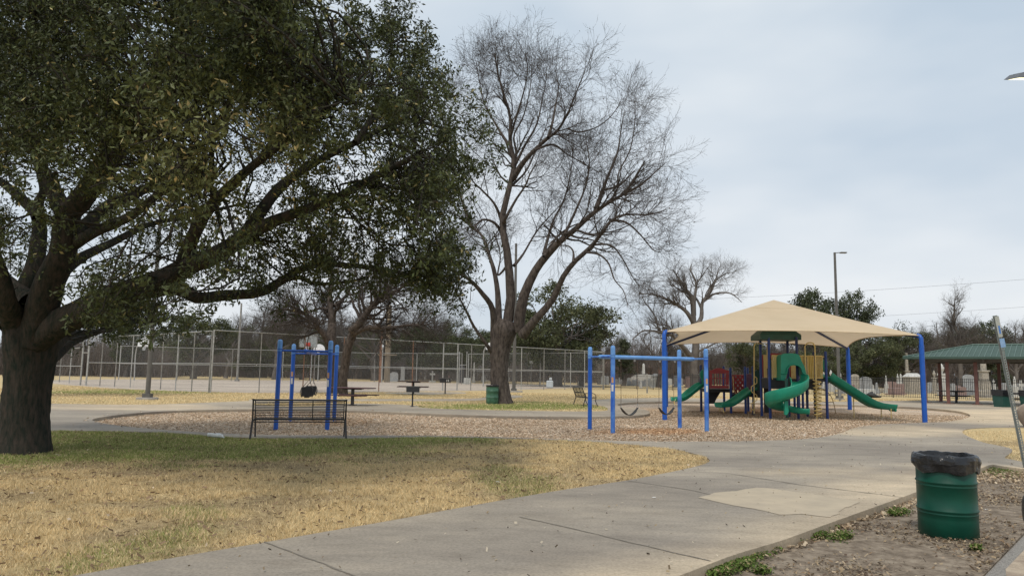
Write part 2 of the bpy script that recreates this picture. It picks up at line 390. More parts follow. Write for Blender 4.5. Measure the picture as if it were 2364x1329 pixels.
def pathcol(x, y):
    px, py = proj(x, y, np.zeros(len(x))); n = fbm(x, y, .45, 7)-.5; n2 = fbm(x, y, 1.3, 12)-.5
    ed = np.interp(px, [900, 1581, 1695, 1809, 1923, 2100, 2261], [1500, 1329, 1285, 1250, 1208, 1144, 1084])
    t = sstep(110, 15, ed-py+n*130)*(y < 14)                        # paler sandy band along the verge
    t = np.maximum(t, sstep(.35, .75, np.exp(-((px-2100)/260)**2-((py-996)/16)**2)+n*.8))
    t = np.maximum(t, sstep(.35, .8, np.exp(-((px-2330)/300)**2-((py-960)/22)**2)+n*.6))
    t = np.maximum(t, sstep(.3, .8, np.exp(-((px-250)/300)**2-((py-940)/9)**2)+n*.6)*.9)
    t = np.maximum(t, .7*sstep(.3, .8, np.exp(-((px-1850)/230)**2-((py-1095)/14)**2)+n*1.2))
    c = np.ones((len(x), 3))*(1+n2*.25)[:, None]; c *= (1+t[:, None]*(np.array((.55, .46, .30))))
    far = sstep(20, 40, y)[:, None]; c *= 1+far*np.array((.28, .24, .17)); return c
SLAB = gp([(1618,1152),(1652,1141),(1700,1137),(1745,1128),(1790,1131),(1985,1161),(1948,1176),(1922,1199),(1850,1190),(1800,1192),(1745,1178),(1690,1171)], 0, 0)
for i, nm in enumerate(names):
    F = GF[lab == i]
    u, inv = np.unique(F, return_inverse=True); V2 = GV[u]; F2 = inv.reshape(F.shape)
    z = np.full(len(u), float(zs[nm]))
    if nm in ('dirt_verge', 'mulch_bed'): z += (fbm(V2[:, 0], V2[:, 1], .8, 2)-.5)*.05
    V = np.column_stack([V2, z]); col = np.ones((len(u), 3))
    if nm == 'lawn': col = turfcol(V2[:, 0], V2[:, 1])
    if nm == 'mulch_bed': col = mulchcol(V2[:, 0], V2[:, 1])
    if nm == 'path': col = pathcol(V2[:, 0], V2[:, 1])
    fs = F2
    # skirt: boundary walls down to -0.2
    ed = np.concatenate([F2[:, [0, 1]], F2[:, [1, 2]], F2[:, [2, 0]]]); key = {(a, b) for a, b in map(tuple, ed)}
    bd = [(a, b) for a, b in key if (b, a) not in key]
    if True:
        n = len(V); low = V.copy(); low[:, 2] = -.22
        V = np.concatenate([V, low]); col = np.concatenate([col, col*(.55 if nm == 'path' else 1)])
        w2 = np.array([(a, n+a, n+b) for a, b in bd]+[(a, n+b, b) for a, b in bd]); w2 = w2[:, [0, 1, 2]]
        fs = np.concatenate([F2, w2])
    o = npmesh(nm, V, fs, gm[nm], col=col); tag(o, kind='structure')
# sealed joints and the paler dry patch of the path
jm = mat('joint_dirt', (.16, .14, .115), (.21, .185, .15), scale=20, rough=1)
mb = MB()
def strip(mb, pts, w_, z, wob=.01):
    ps = [G(a, b) for a, b in pts]; q = []
    for i in range(len(ps)-1):
        n = max(2, int((ps[i+1]-ps[i]).length/.15))
        q += [ps[i].lerp(ps[i+1], k/n) for k in range(n)]
    q.append(ps[-1]); vs = []; 
    for i, p in enumerate(q):
        d = (q[min(i+1, len(q)-1)]-q[max(i-1, 0)]).normalized(); nn = Vector((-d.y, d.x, 0)); ww = w_*random.uniform(.5, 1.3)
        o = nn*random.uniform(-wob, wob); vs += [p+o+nn*ww/2+Vector((0, 0, z)), p+o-nn*ww/2+Vector((0, 0, z))]
    mb.add(vs, [(2*i, 2*i+1, 2*i+3, 2*i+2) for i in range(len(q)-1)])
for pts in (((609, 1255), (820, 1335)), ((1600, 1091), (1680, 1095), (1850, 1122), (2085, 1151)), ((1200, 1197), (1380, 1238), (1520, 1272), (1640, 1300)),
            ((1447, 1112), (1600, 1135), (1700, 1160)), ((1333, 1017), (1345, 1010)), ((835, 1012), (846, 1001)), ((395, 995), (440, 992)), ((1060, 945), (1090, 951)), ((575, 940), (640, 946))):
    strip(mb, pts, .022, .0242)
o = mb.build('path_joint', jm); tag(o, kind='structure')
pm = mat('pale_dry_concrete', (.46, .385, .28), (.38, .32, .24), scale=2.2, rough=.9, bump=.2, bscale=80)
mb = MB(); c0 = sum((Vector((*p, 0)) for p in SLAB), Vector())/len(SLAB); q = []
for i in range(len(SLAB)):
    a = Vector((*SLAB[i], 0)); b = Vector((*SLAB[(i+1) % len(SLAB)], 0)); n = max(2, int((b-a).length/.06))
    for k in range(n):
        p = a.lerp(b, k/n); p += (p-c0).normalized()*(float(fbm(p.x, p.y, 4, 3))-.5)*.12; q.append(Vector((p.x, p.y, .0245)))
tr = geometry.tessellate_polygon([q]); mb.add(q, [tuple(t) for t in tr]); o = mb.build('path_patch', pm); tag(o, kind='structure')

# ------------------------------------------------------------------ grass blades
def blades(name, poly_list, n, box, hfun, wfun, colfun, z0=0.0, keep=None, upr=.6):
    x = rng.uniform(box[0], box[1], n); 
    y = box[2]*np.exp(rng.random(n)*math.log(box[3]/box[2]))         # denser near the camera
    k = np.zeros(n, bool)
    for pl in poly_list: k |= inpoly(x, y, pl)
    px, py = proj(x, y, np.zeros(n)); k &= (px > -260) & (px < 2624) & (py < 1420)
    if keep is not None: k &= keep(x, y)
    x, y = x[k], y[k]; n = len(x)
    h = hfun(x, y)*rng.uniform(.55, 1.25, n); w_ = wfun(x, y)*rng.uniform(.6, 1.3, n)
    a = rng.uniform(0, 2*np.pi, n); b = rng.uniform(0, 2*np.pi, n); ln = rng.uniform(.1, 1.3, n)*h*(1.2-upr)*1.6
    V = np.zeros((n, 3, 3)); 
    V[:, 0] = np.column_stack([x-np.cos(a)*w_/2, y-np.sin(a)*w_/2, np.full(n, z0-.005)])
    V[:, 1] = np.column_stack([x+np.cos(a)*w_/2, y+np.sin(a)*w_/2, np.full(n, z0-.005)])
    V[:, 2] = np.column_stack([x+np.cos(b)*ln, y+np.sin(b)*ln, z0+h])
    col = colfun(x, y)*rng.uniform(.62, 1.35, n)[:, None]
    return V.reshape(-1, 3), np.arange(n*3).reshape(-1, 3), np.repeat(col, 3, 0)
m_blade = mat('grass_blade', (1, 1, 1), (.85, .85, .85), scale=3, rough=.8, attr='col', spec=.15, trans=.25)
def bcol(x, y):
    g, b = turf(x, y); j = rng.random(len(x)); s = np.where(j < g, 1, 0)[:, None]
    s = s*(rng.random(len(x)) < .8)[:, None]; c = np.array((.76, .61, .36))*(1-s)+np.array((.32, .36, .12))*s
    k = (b*.55*(rng.random(len(x)) < .8))[:, None]; c = c*(1-k)+np.array((.27, .20, .125))*k
    return c
pl_l = [LAWN]
def notrunk(x, y): return rng.random(len(x)) < 1
V, F, c = blades('g', [LAWN], 900000, (-11, 8, 5.6, 22), lambda x, y: .030+.034*vnoise(x, y, 3.5)-turf(x, y)[1]*.018, lambda x, y: .0045+.0007*y, bcol, keep=lambda x, y: rng.random(len(x)) > turf(x, y)[1]*.95)
o = npmesh('lawn_grass', V, F, m_blade, col=c); tag(o, 'short dry and green grass blades of the lawn in front of the bench', 'grass', kind='stuff')
print('blades', len(F))
PATCH = polys[7][1]

V, F, c = blades('g', [PATCH], 60000, (8, 26, 12, 24), lambda x, y: .045+0*x, lambda x, y: .016+0*x, bcol)
o = npmesh('patch_grass', V, F, m_blade, col=c); tag(o, 'straw coloured grass patch beside the leaning metal post', 'grass', kind='stuff')
# far turf: grass of the ground beyond the mulch bed
FARL = [[(-34, 24), (46, 24), (46, 60), (-40, 60)]]
def keepfar(x, y):
    k = rng.random(len(x)) < .9
    for nm, pl, z in polys:
        if nm not in ('lawn',): k &= ~inpoly(x, y, pl)
    return k
V, F, c = blades('g', FARL, 260000, (-34, 40, 24, 60), lambda x, y: .055+0*x, lambda x, y: .0012*y, bcol, keep=keepfar)
o = npmesh('field_grass', V, F, m_blade, col=c); tag(o, 'straw and green grass of the park field beyond the mulch bed', 'grass', kind='stuff')

# green weeds along the path edge, bottom of the dirt verge
def weeds():
    pts = []
    E = [(1581, 1329), (1640, 1306), (1695, 1286), (1750, 1268), (1809, 1250), (1870, 1228), (1923, 1208)]
    for i in range(2600):
        t = random.random()**1.5*(len(E)-1.01); k = int(t); px = E[k][0]+(E[k+1][0]-E[k][0])*(t-k); py = E[k][1]+(E[k+1][1]-E[k][1])*(t-k)
        g = G(px+abs(random.gauss(0, 1))*(34-5*t)+4, py+random.uniform(2, 16-2*t), -.08)
        if float(fbm(g.x, g.y, 3.1, 4)) > .43+.04*t: pts.append(g)
    for (a, b, s, n) in ((1700, 1310, 14, 150), (1760, 1322, 9, 70), (1890, 1240, 10, 120), (1945, 1243, 12, 160), (2330, 1085, 26, 500), (2300, 1082, 20, 300), (2075, 1185, 12, 100), (2068, 1188, 8, 80), (2253, 1270, 5, 60), (1905, 1220, 14, 120), (2010, 1143, 9, 60)):
        for i in range(n): pts.append(G(a+random.gauss(0, s), b+random.gauss(0, s*.28), -.08))
    x = np.array([p.x for p in pts]); y = np.array([p.y for p in pts]); n = len(x)
    m = 6; x = np.repeat(x, m)+rng.normal(0, .018, n*m); y = np.repeat(y, m)+rng.normal(0, .018, n*m); n *= m
    z = rng.uniform(.0, .055, n)-.075; s = rng.uniform(.008, .017, n)
    a = rng.uniform(0, 6.28, n); ti = rng.normal(0, .5, n)
    u = np.column_stack([np.cos(a), np.sin(a), ti])*s[:, None]; v = np.column_stack([-np.sin(a), np.cos(a), rng.normal(0, .4, n)])*s[:, None]*.7
    c = np.column_stack([x, y, z]); V = np.stack([c-u, c-v, c+u, c+v], 1).reshape(-1, 3)
    cw = np.where((rng.random(n) < .22)[:, None], np.array((.34, .28, .15)), np.array((.115, .175, .04)))*rng.uniform(.6, 1.4, n)[:, None]; col = np.repeat(cw, 4, 0)
    o = npmesh('weeds', V, np.arange(n*4).reshape(-1, 4), m_blade, col=col); tag(o, 'low bright green weeds growing along the concrete edge on the dirt verge', 'weeds', kind='stuff')
weeds()
# chips: small flat slivers on the mulch bed and dead leaves on the dirt verge
DIRT = DIRTA
def nearpit(x, y):
    x = np.asarray(x); y = np.asarray(y); r = np.zeros(x.shape, bool)
    for dx, dy in ((.3, 0), (-.3, 0), (0, .3), (0, -.3), (.12, .12), (-.12, .12)): r |= inpoly(x+dx, y+dy, PIT)
    return r & ~inpoly(x, y, PIT) & (rng.random(x.shape) < .09)
CONC = polys[3][1]
def slivers(name, label, cat, poly, n, box, smin, smax, cols, z, pw=1, asp=.35, keep=None, clump=0):
    x = rng.uniform(box[0], box[1], n); y = rng.uniform(0, 1, n)**pw*(box[3]-box[2])+box[2]
    k = inpoly(x, y, poly)
    if poly is CONC: k &= ~inpoly(x, y, LAWN) & ~inpoly(x, y, PIT) & ~inpoly(x, y, PATCH)
    if poly is DIRTA: k &= ~inpoly(x, y, CONC) & ~inpoly(x, y, PATCH) & ~inpoly(x, y, polys[9][1]) & ~inpoly(x, y, polys[1][1])
    if clump: k &= rng.random(n) < np.clip((fbm(x, y, 1.1, 6)-.38)*clump, .06, 1)
    if keep is not None: k &= keep(x, y)
    x, y = x[k], y[k]; n = len(x)
    a = rng.uniform(0, 6.28, n); s = rng.uniform(smin, smax, n)
    u = np.column_stack([np.cos(a), np.sin(a), rng.normal(0, .35, n)])*s[:, None]; v = np.column_stack([-np.sin(a), np.cos(a), rng.normal(0, .6, n)])*s[:, None]*asp
    zz = z+(fbm(x, y, .8, 2)-.5)*.05
    c = np.column_stack([x, y, zz+rng.uniform(.005, .03, n)]); V = np.stack([c-u-v, c+u-v, c+u+v, c-u+v], 1).reshape(-1, 3)
    cc = np.array(cols)[rng.integers(0, len(cols), n)]*rng.uniform(.7, 1.3, n)[:, None]
    cc = cc*(.82+.4*fbm(x, y, .25, 9))[:, None]*np.array((1, .97, .94))
    if name == 'wood_chips': cc = cc*mulchcol(x, y)
    o = npmesh(name, V, np.arange(n*4).reshape(-1, 4), m_blade, col=np.repeat(cc, 4, 0)); tag(o, label, cat, kind='stuff')
slivers('wood_chips', 'loose pale brown wood chips covering the playground bed', 'mulch', PIT, 420000, (-15, 24, 15, 36), .012, .032,
        [(.58, .475, .37), (.66, .56, .45), (.46, .36, .26), (.76, .68, .56), (.55, .41, .28), (.30, .23, .165)], -.09, pw=1.1)
slivers('dead_leaves', 'dead brown leaves and twigs scattered on the dirt verge', 'leaves', DIRT, 170000, (1, 12, 4, 18), .005, .019,
        [(.38, .30, .20), (.46, .38, .27), (.25, .18, .12), (.33, .27, .21), (.12, .09, .07)], -.08, asp=.45, clump=3.2)
def nearedge(x, y):
    px, py = proj(x, y, np.zeros(len(x))-.08); e = np.interp(px, [1581, 1695, 1809, 1923, 2100, 2261], [1329, 1285, 1250, 1208, 1144, 1084])
    return (py-e < 30*rng.random(len(x))+5)
slivers('leaf_litter', 'pale dead leaves gathered against the edge of the concrete path', 'leaves', DIRT, 160000, (1, 12, 4, 18), .012, .03,
        [(.55, .45, .32), (.62, .53, .40), (.36, .27, .18), (.45, .36, .26)], -.075, asp=.5, keep=nearedge)
slivers('path_litter', 'tiny leaf bits and grit scattered over the concrete path', 'litter', CONC, 7000, (-12, 20, 5, 34), .004, .016,
        [(.20, .16, .11), (.12, .10, .08), (.55, .50, .40), (.42, .34, .22)], .022, asp=.5, pw=1.4)
slivers('spilled_chips', 'wood chips spilled over the rim of the bed onto the path', 'mulch', CONC, 160000, (-15, 24, 15, 30), .012, .03,
        [(.50, .40, .30), (.62, .52, .42), (.36, .27, .19)], .022, keep=lambda x, y: nearpit(x, y))
def lk(x, y): return rng.random(len(x)) < .5
slivers('fallen_leaves', 'scattered fallen leaves lying on the front lawn', 'leaves', LAWN, 2600, (-12, 7, 5, 22), .008, .022,
        [(.5, .4, .27), (.36, .25, .16), (.25, .17, .10), (.55, .47, .36)], .03, asp=.5)
slivers('turf_litter', 'dark twigs and leaf bits between the grass blades', 'leaves', LAWN, 22000, (-12, 7, 5, 22), .008, .03,
        [(.25, .18, .12), (.18, .13, .08)], .012, asp=.3)

# ================================================================== TREES
def tubes_np(lines, radii, sides):
    B, n, _ = lines.shape
    t = np.empty_like(lines); t[:, 1:-1] = lines[:, 2:]-lines[:, :-2]; t[:, 0] = lines[:, 1]-lines[:, 0]; t[:, -1] = lines[:, -1]-lines[:, -2]
    t /= np.linalg.norm(t, axis=2, keepdims=True)+1e-9
    ref = np.zeros((B, 1, 3)); ax = np.abs(t[:, :1].mean(1, keepdims=True)).argmin(2); 
    for k in range(3): ref[:, 0, k] = (ax[:, 0] == k)
    u = np.cross(t, np.broadcast_to(ref, t.shape)); u /= np.linalg.norm(u, axis=2, keepdims=True)+1e-9; v = np.cross(t, u)
    an = np.arange(sides)*2*np.pi/sides
    V = lines[:, :, None, :]+radii[:, :, None, None]*(u[:, :, None, :]*np.cos(an)[None, None, :, None]+v[:, :, None, :]*np.sin(an)[None, None, :, None])
    i = np.arange(B)[:, None, None]*n*sides; j = np.arange(n-1)[None, :, None]*sides; k = np.arange(sides)[None, None, :]; k2 = (k+1) % sides
    F = np.stack([i+j+k, i+j+k2, i+j+sides+k2, i+j+sides+k], -1).reshape(-1, 4)
    return V.reshape(-1, 3), F
def merge(parts):
    Vs = []; Fs = []; n = 0
    for V, F in parts: Vs.append(V); Fs.append(F+n); n += len(V)
    return np.concatenate(Vs), np.concatenate(Fs)
def resamp(line, rad, n):
    line = np.asarray(line, float); rad = np.asarray(rad, float)
    m = len(line); t = np.linspace(0, m-1, n); o = np.zeros((n, 3))
    for i, tt in enumerate(t):
        k = min(int(tt), m-2); f = tt-k; p = [line[max(0, k-1)], line[k], line[k+1], line[min(m-1, k+2)]]
        o[i] = .5*(2*p[1]+(p[2]-p[0])*f+(2*p[0]-5*p[1]+4*p[2]-p[3])*f*f+(-p[0]+3*p[1]-3*p[2]+p[3])*f**3)
    return o, np.interp(t, np.arange(m), rad)
def sprout(PL, PR, count, lmin, lmax, ang=(25, 65), trop=(0, 0, .1), n=5, wob=.12, t0=.25, rf=.55, w_=None, taper=.35, g=None, rmin=.004, tpow=1.0, tipf=.5):
    g = g or rng
    B, m, _ = PL.shape
    seg = np.linalg.norm(PL[:, 1:]-PL[:, :-1], axis=2).sum(1); ww = seg if w_ is None else w_; ww = ww/ww.sum()
    pi = g.choice(B, count, p=ww); t = t0+(1-t0)*g.random(count)**tpow*.98; x = t*(m-1); k = np.minimum(x.astype(int), m-2); f = (x-k)[:, None]
    p = PL[pi, k]*(1-f)+PL[pi, k+1]*f; d = PL[pi, k+1]-PL[pi, k]; d /= np.linalg.norm(d, axis=1, keepdims=True)+1e-9
    r = (PR[pi, k]*(1-f[:, 0])+PR[pi, k+1]*f[:, 0])
    rv = g.normal(size=(count, 3)); rv -= d*(rv*d).sum(1, keepdims=True); rv /= np.linalg.norm(rv, axis=1, keepdims=True)+1e-9
    a = np.radians(g.uniform(ang[0], ang[1], count))[:, None]; dr = d*np.cos(a)+rv*np.sin(a)
    Ln = g.uniform(lmin, lmax, count)*(1-tipf*t); st = Ln/(n-1)
    out_ = np.zeros((count, n, 3)); out_[:, 0] = p; tr = np.array(trop)
    for i in range(1, n):
        dr = dr+g.normal(0, wob, (count, 3))+tr; dr /= np.linalg.norm(dr, axis=1, keepdims=True); out_[:, i] = out_[:, i-1]+dr*st[:, None]
    r0 = np.maximum(r*rf*g.uniform(.7, 1.1, count), rmin)
    rad = r0[:, None]*np.linspace(1, taper, n)[None, :]; rad = np.maximum(rad, rmin*.8)
    return out_, rad
def lift(rng_, line):
    return line

m_bark = mat('bark_grey_brown', (.12, .10, .088), (.04, .033, .03), scale=9, rough=.95, bump=1, bscale=22, stretch=(1, 1, .35), spec=.1)
m_barkd = mat('bark_oak', (.062, .05, .042), (.018, .025, .02), scale=14, rough=.95, bump=1, bscale=26, stretch=(1, 1, .3), spec=.1, detail=9)
m_twig = mat('twig_bark', (.085, .072, .064), (.045, .038, .034), scale=3, rough=.9, spec=.1)
m_far = mat('far_bark', (.165, .15, .14), (.095, .085, .08), scale=1, rough=1, spec=0)
m_leaf = mat('oak_leaf', (1, 1, 1), (.72, .72, .72), scale=.6, rough=.5, attr='col', spec=.22, trans=.15)
m_farleaf = mat('far_leaf', (1, 1, 1), (.8, .8, .8), scale=.3, rough=.75, attr='col', spec=.15, trans=.15)

def limb_px(pts, D0, dD, r0, r1, n=10, w1=0, pw=1.0):
    m = len(pts); L3 = []
    for i, (a, b) in enumerate(pts):
        t = i/(m-1); L3.append(P(a, b, D0+dD*t+(random.uniform(-.15, .15) if 0 < i < m-1 else 0)*w1))
    rr = [r0+(r1-r0)*(i/(m-1))**pw for i in range(m)]
    o, r = resamp([tuple(q) for q in L3], rr, n); return o, r
def rough_trunk(line, rad, sides, amp, flare=None, ridges=9, seed=0):
    o, r = line, rad; V, F = tubes_np(o[None], r[None], sides); V = V.reshape(len(o), sides, 3)
    an = np.arange(sides)*2*np.pi/sides
    for i in range(len(o)):
        k = 1+amp*np.sin(an*ridges+seed+i*.35)+amp*1.5*(rng.random(sides)-.5)+.06*np.sin(an*3+seed*2+i*.12)
        if flare: 
            hgt = o[i, 2]-o[0, 2]; fl = math.exp(-max(hgt, 0)/flare[0])*flare[1]; k = k+fl*(.55+.45*np.sin(an*5+seed)**2)
        V[i] = o[i]+(V[i]-o[i])*k[:, None]
    return V.reshape(-1, 3), F

def leaves(cent, nper, spread, size, asp, basecol, tipcol, tipf, g=None, droop=0, jit=.35, flat=0):
    g = g or rng; n = len(cent)*nper; c = np.repeat(cent, nper, 0)+g.normal(0, spread, (n, 3))
    u = g.normal(size=(n, 3)); u[:, 2] -= droop; u /= np.linalg.norm(u, axis=1, keepdims=True)
    v = g.normal(size=(n, 3)); v -= u*(u*v).sum(1, keepdims=True); v /= np.linalg.norm(v, axis=1, keepdims=True)
    s = size*g.uniform(.6, 1.25, n)[:, None]
    V = np.stack([c, c+u*s*.5+v*s*asp*.5, c+u*s, c+u*s*.5-v*s*asp*.5], 1).reshape(-1, 3)
    col = np.array(basecol)*g.uniform(1-jit, 1+jit*1.6, n)[:, None]
    cl = np.repeat(g.uniform(.75, 1.3, len(cent)), nper)[:, None]; col = col*cl
    tm = g.random(n) < tipf; col[tm] = np.array(tipcol)*g.uniform(.6, 1.2, tm.sum())[:, None]
    return V, np.arange(n*4).reshape(-1, 4), np.repeat(col, 4, 0)

# ---- the live oak on the left -------------------------------------------------------------------------------
def big_oak():
    D0 = 13.75; base = G(57, 1040)
    T = thing('live_oak_tree', 'large spreading evergreen oak with a thick dark trunk on the lawn at the left', 'tree', tuple(base))
    trunk = [(57, 1046), (57, 1000), (58, 950), (62, 895), (66, 845), (70, 800), (74, 765), (84, 730)]
    tw = np.array([.44, .40, .385, .385, .41, .46, .46, .36])
    L3 = [tuple(P(a, b, D0)) for a, b in trunk]; L3[0] = (L3[0][0], L3[0][1], -.15)
    o, r = resamp(L3, tw, 40); parts = [rough_trunk(o, r, 40, .028, (.22, .28), 11)]
    limbs = [  # pixels, start depth, depth change, r0, r1
        ([(62, 800), (35, 745), (15, 700), (5, 650), (-30, 560), (-80, 470)], 13.7, -1.5, .27, .09),
        ([(30, 760), (50, 700), (80, 620), (86, 582), (90, 505), (50, 460), (9, 425), (-60, 380)], 13.7, 1.5, .24, .06),
        ([(80, 790), (100, 700), (118, 640), (145, 582), (153, 500), (194, 451), (235, 384), (262, 345), (300, 270), (350, 190), (388, 126), (415, 68), (440, -30)], 13.6, -2.0, .31, .05),
        ([(194, 455), (230, 420), (271, 365), (290, 330), (370, 250), (460, 190), (560, 120)], 13.2, 1.6, .17, .03),
        ([(153, 500), (120, 430), (97, 388), (80, 330), (60, 250), (90, 120), (120, 0)], 13.4, .8, .17, .04),
        ([(90, 505), (88, 470), (100, 440), (90, 400)], 14.3, .3, .13, .05),
        ([(86, 782), (128, 752), (190, 722), (242, 692), (311, 668), (365, 650), (415, 625), (450, 605), (478, 598), (520, 575), (560, 548), (600, 525), (645, 505), (700, 485), (780, 455), (880, 400), (960, 360)], 13.6, -3.0, .29, .04),
        ([(311, 672), (360, 668), (398, 664), (433, 676), (460, 689), (520, 682), (600, 676), (650, 648), (700, 618), (760, 610), (860, 618), (960, 640), (1030, 690)], 13.5, 1.2, .17, .03),
        ([(640, 650), (690, 640), (730, 655), (800, 650), (850, 640)], 14.3, .4, .06, .02),
        ([(110, 832), (128, 822), (160, 795), (200, 775), (240, 762), (300, 745), (370, 742)], 13.8, 4.5, .12, .03),
        ([(120, 812), (150, 780), (185, 768), (230, 765), (262, 762)], 13.9, 2.6, .09, .03),
        ([(415, 630), (440, 560), (470, 500), (520, 440), (600, 370), (700, 300), (800, 220)], 12.6, -2.5, .14, .03),
        ([(560, 550), (640, 440), (720, 380), (820, 330), (930, 280), (1040, 300)], 11.6, 1.8, .11, .025),
        ([(150, 560), (200, 520), (260, 470), (330, 440), (420, 380), (500, 300), (600, 200), (680, 100)], 13.6, 3.5, .16, .03),
        ([(145, 582), (210, 540), (300, 500), (380, 440), (480, 420)], 13.6, -3.5, .13, .03),
        ([(120, 650), (180, 600), (260, 560), (340, 520), (430, 500), (560, 470)], 14.0, 4.8, .13, .03),
        ([(70, 700), (0, 640), (-80, 600), (-160, 560)], 13.5, 3, .2, .05),
        ([(600, 372), (660, 290), (720, 220), (770, 160), (800, 120)], 11.9, .3, .07, .02),
        ([(820, 330), (860, 270), (890, 200), (905, 130), (900, 90)], 11.2, 1.0, .06, .02),
        ([(930, 280), (965, 230), (990, 190), (1010, 220)], 11.9, .6, .05, .02),
        ([(560, 250), (600, 170), (640, 90), (650, 20)], 13.6, -1.0, .06, .02),
        ([(500, 300), (540, 220), (600, 150), (700, 120)], 13.8, -1.6, .07, .02),
    ]
    Ls = []; Rs = []
    for (pp, d0, dd, r0, r1) in limbs:
        o, r = limb_px(pp, d0, dd, r0, r1, 26, .6, .8); Ls.append(o); Rs.append(r)
        parts.append(rough_trunk(o, r, 12, .04, None, 5, random.random()*6))
    V, F = merge(parts); b = np.array(base)
    npmesh('trunk', V, F, m_barkd, T, True, sub=b)
    # knot scar
    kb = MB(); kc = P(133, 599, 13.05)-base; pts = [kc+Vector((math.cos(a)*.06, 0, math.sin(a)*.06)) for a in [i*math.pi/5 for i in range(10)]]
    kb.tube(pts, .022, 6, closed=True); kb.build('branch_scar', mat('scar_wood', (.42, .30, .18), (.3, .2, .12), rough=.9), T)
    LA = np.array(Ls); RA = np.array(Rs)
    # clump centres inside the outline of the crown, in several depth layers
    crown = [(-260, -260), (520, -260), (640, -60), (640, 50), (695, 125), (760, 135), (805, 108), (860, 115), (905, 100), (945, 130), (962, 185), (1000, 240), (1018, 300), (1085, 308), (1092, 335), (1060, 365), (1092, 390), (1045, 440), (1050, 490), (1022, 540), (1040, 580), (1020, 610), (980, 620), (940, 630), (880, 600), (820, 615), (760, 600), (700, 560), (640, 560), (600, 600), (560, 600), (500, 600), (470, 640), (400, 640), (380, 720), (300, 745), (200, 735), (160, 690), (130, 640), (40, 660), (-260, 620)]
    holes = [(230, 410, 55, .10), (150, 440, 50, .15), (300, 395, 40, .3), (60, 480, 45, .25), (195, 330, 30, .45), (400, 245, 35, .35), (330, 100, 45, .25), (395, 60, 35, .3), (350, 600, 55, .3), (540, 605, 50, .12), (250, 520, 60, .45), (620, 590, 50, .2), (690, 530, 40, .4), (560, 500, 35, .5), (470, 560, 40, .4), (340, 470, 35, .35), (70, 400, 40, .4), (1000, 560, 30, .5), (420, 530, 30, .4), (150, 620, 50, .3), (30, 560, 40, .35), (420, 310, 40, .5), (720, 230, 40, .6), (850, 600, 65, .3), (950, 610, 60, .3), (790, 560, 50, .4), (900, 520, 45, .45), (1010, 480, 35, .5), (620, 440, 45, .5), (520, 330, 35, .55), (850, 400, 40, .55), (180, 250, 40, .45), (100, 150, 45, .5), (250, 120, 40, .5)]
    cs = []
    tries = 0
    while len(cs) < 1180 and tries < 60000:
        tries += 1
        px, py = random.uniform(-260, 1140), random.uniform(-260, 760)
        if not bool(inpoly(np.array([px]), np.array([py]), crown)[0]): continue
        pr = 1.0
        for hx, hy, hr, hp in holes:
            d = math.hypot(px-hx, py-hy)/hr
            if d < 1.25: pr = min(pr, hp)
        if random.random() > pr: continue
        if float(fbm(px, py, 1/70, 3)) < .40+.05*(px > 450): continue
        if px < 0 and random.random() < .6: continue
        if py < 0 and random.random() < .5: continue
        # depth: crown is widest in its middle height
        ex = min(1, max(.1, 1-abs(px-400)/760)); dz = 6.2*math.sqrt(ex)
        D = D0-.3+random.uniform(-1, 1)*dz
        if px < 430 and 320 < py < 710 and D < D0+.4 and random.random() < .6: continue
        if px > 700: D = D0-1.6+random.uniform(-1, 1)*(2.9 if px < 1000 else 1.8)
        cs.append((px, py, D))
    for _ in range(46): cs.append((random.uniform(150, 385), random.uniform(722, 762), random.uniform(17, 20)))
    for a, b_, s, n in ((800, 625, 70, 14), (1000, 645, 40, 14), (1030, 690, 16, 4), (560, 640, 30, 5), (690, 630, 40, 7), (640, 555, 50, 10), (1040, 590, 22, 8), (885, 650, 40, 7), (640, 690, 14, 2), (590, 640, 20, 4), (1100, 275, 18, 4), (1115, 385, 16, 4)):
        for _ in range(n): cs.append((random.gauss(a, s*.6), random.gauss(b_, 14), random.uniform(11.5, 14.5)))
    for _ in range(90):      # loose shoots standing out of the top edge
        t = random.random(); px = 560+470*t; py = float(np.interp(px, [560, 640, 700, 760, 805, 905, 975, 1030], [-20, 35, 95, 108, 80, 72, 130, 215]))
        cs.append((px+random.gauss(0, 12), py+random.gauss(0, 7), random.uniform(11.2, 13.5)))
    CC = np.array([tuple(P(*c)) for c in cs]); n = len(CC)
    # each clump hangs on a crooked branch from the nearest limb point
    LP = LA.reshape(-1, 3); LR = RA.reshape(-1); Lk = np.tile(np.arange(26), len(Ls))
    ok = Lk > 5
    d = np.linalg.norm(CC[:, None]-LP[None][:, ok], axis=2)+(LR[ok] < .02)*3; j = np.where(ok)[0][d.argmin(1)]
    A = LP[j]; m = 9; t = np.linspace(0, 1, m)[None, :, None]
    Ld = np.linalg.norm(CC-A, axis=1)[:, None, None]; mid = rng.normal(0, .13, (n, 1, 3))*Ld*np.sin(np.pi*t)+rng.normal(0, .07, (n, 1, 3))*Ld*np.sin(2*np.pi*t)+rng.normal(0, .03, (n, 1, 3))*Ld*np.sin(4*np.pi*t)
    br = A[:, None]*(1-t)+CC[:, None]*t+mid; br[:, :, 2] += (np.sin(np.pi*t)*.10)[..., 0]*np.linalg.norm(CC-A, axis=1)[:, None]
    r0 = np.clip(np.linalg.norm(CC-A, axis=1)*.007+.006, .008, .026); brr = r0[:, None]*np.linspace(1, .3, m)[None]
    tw, twr = sprout(br, brr, 9000, .35, .95, (25, 70), (0, 0, .02), 5, .2, .45, .5, rmin=.003)
    tw2, twr2 = sprout(tw, twr, 26000, .15, .45, (20, 60), (0, 0, -.02), 4, .2, .2, .6, rmin=.002)
    V, F = merge([tubes_np(br, brr, 5), tubes_np(tw, twr, 3), tubes_np(tw2, twr2, 3)])
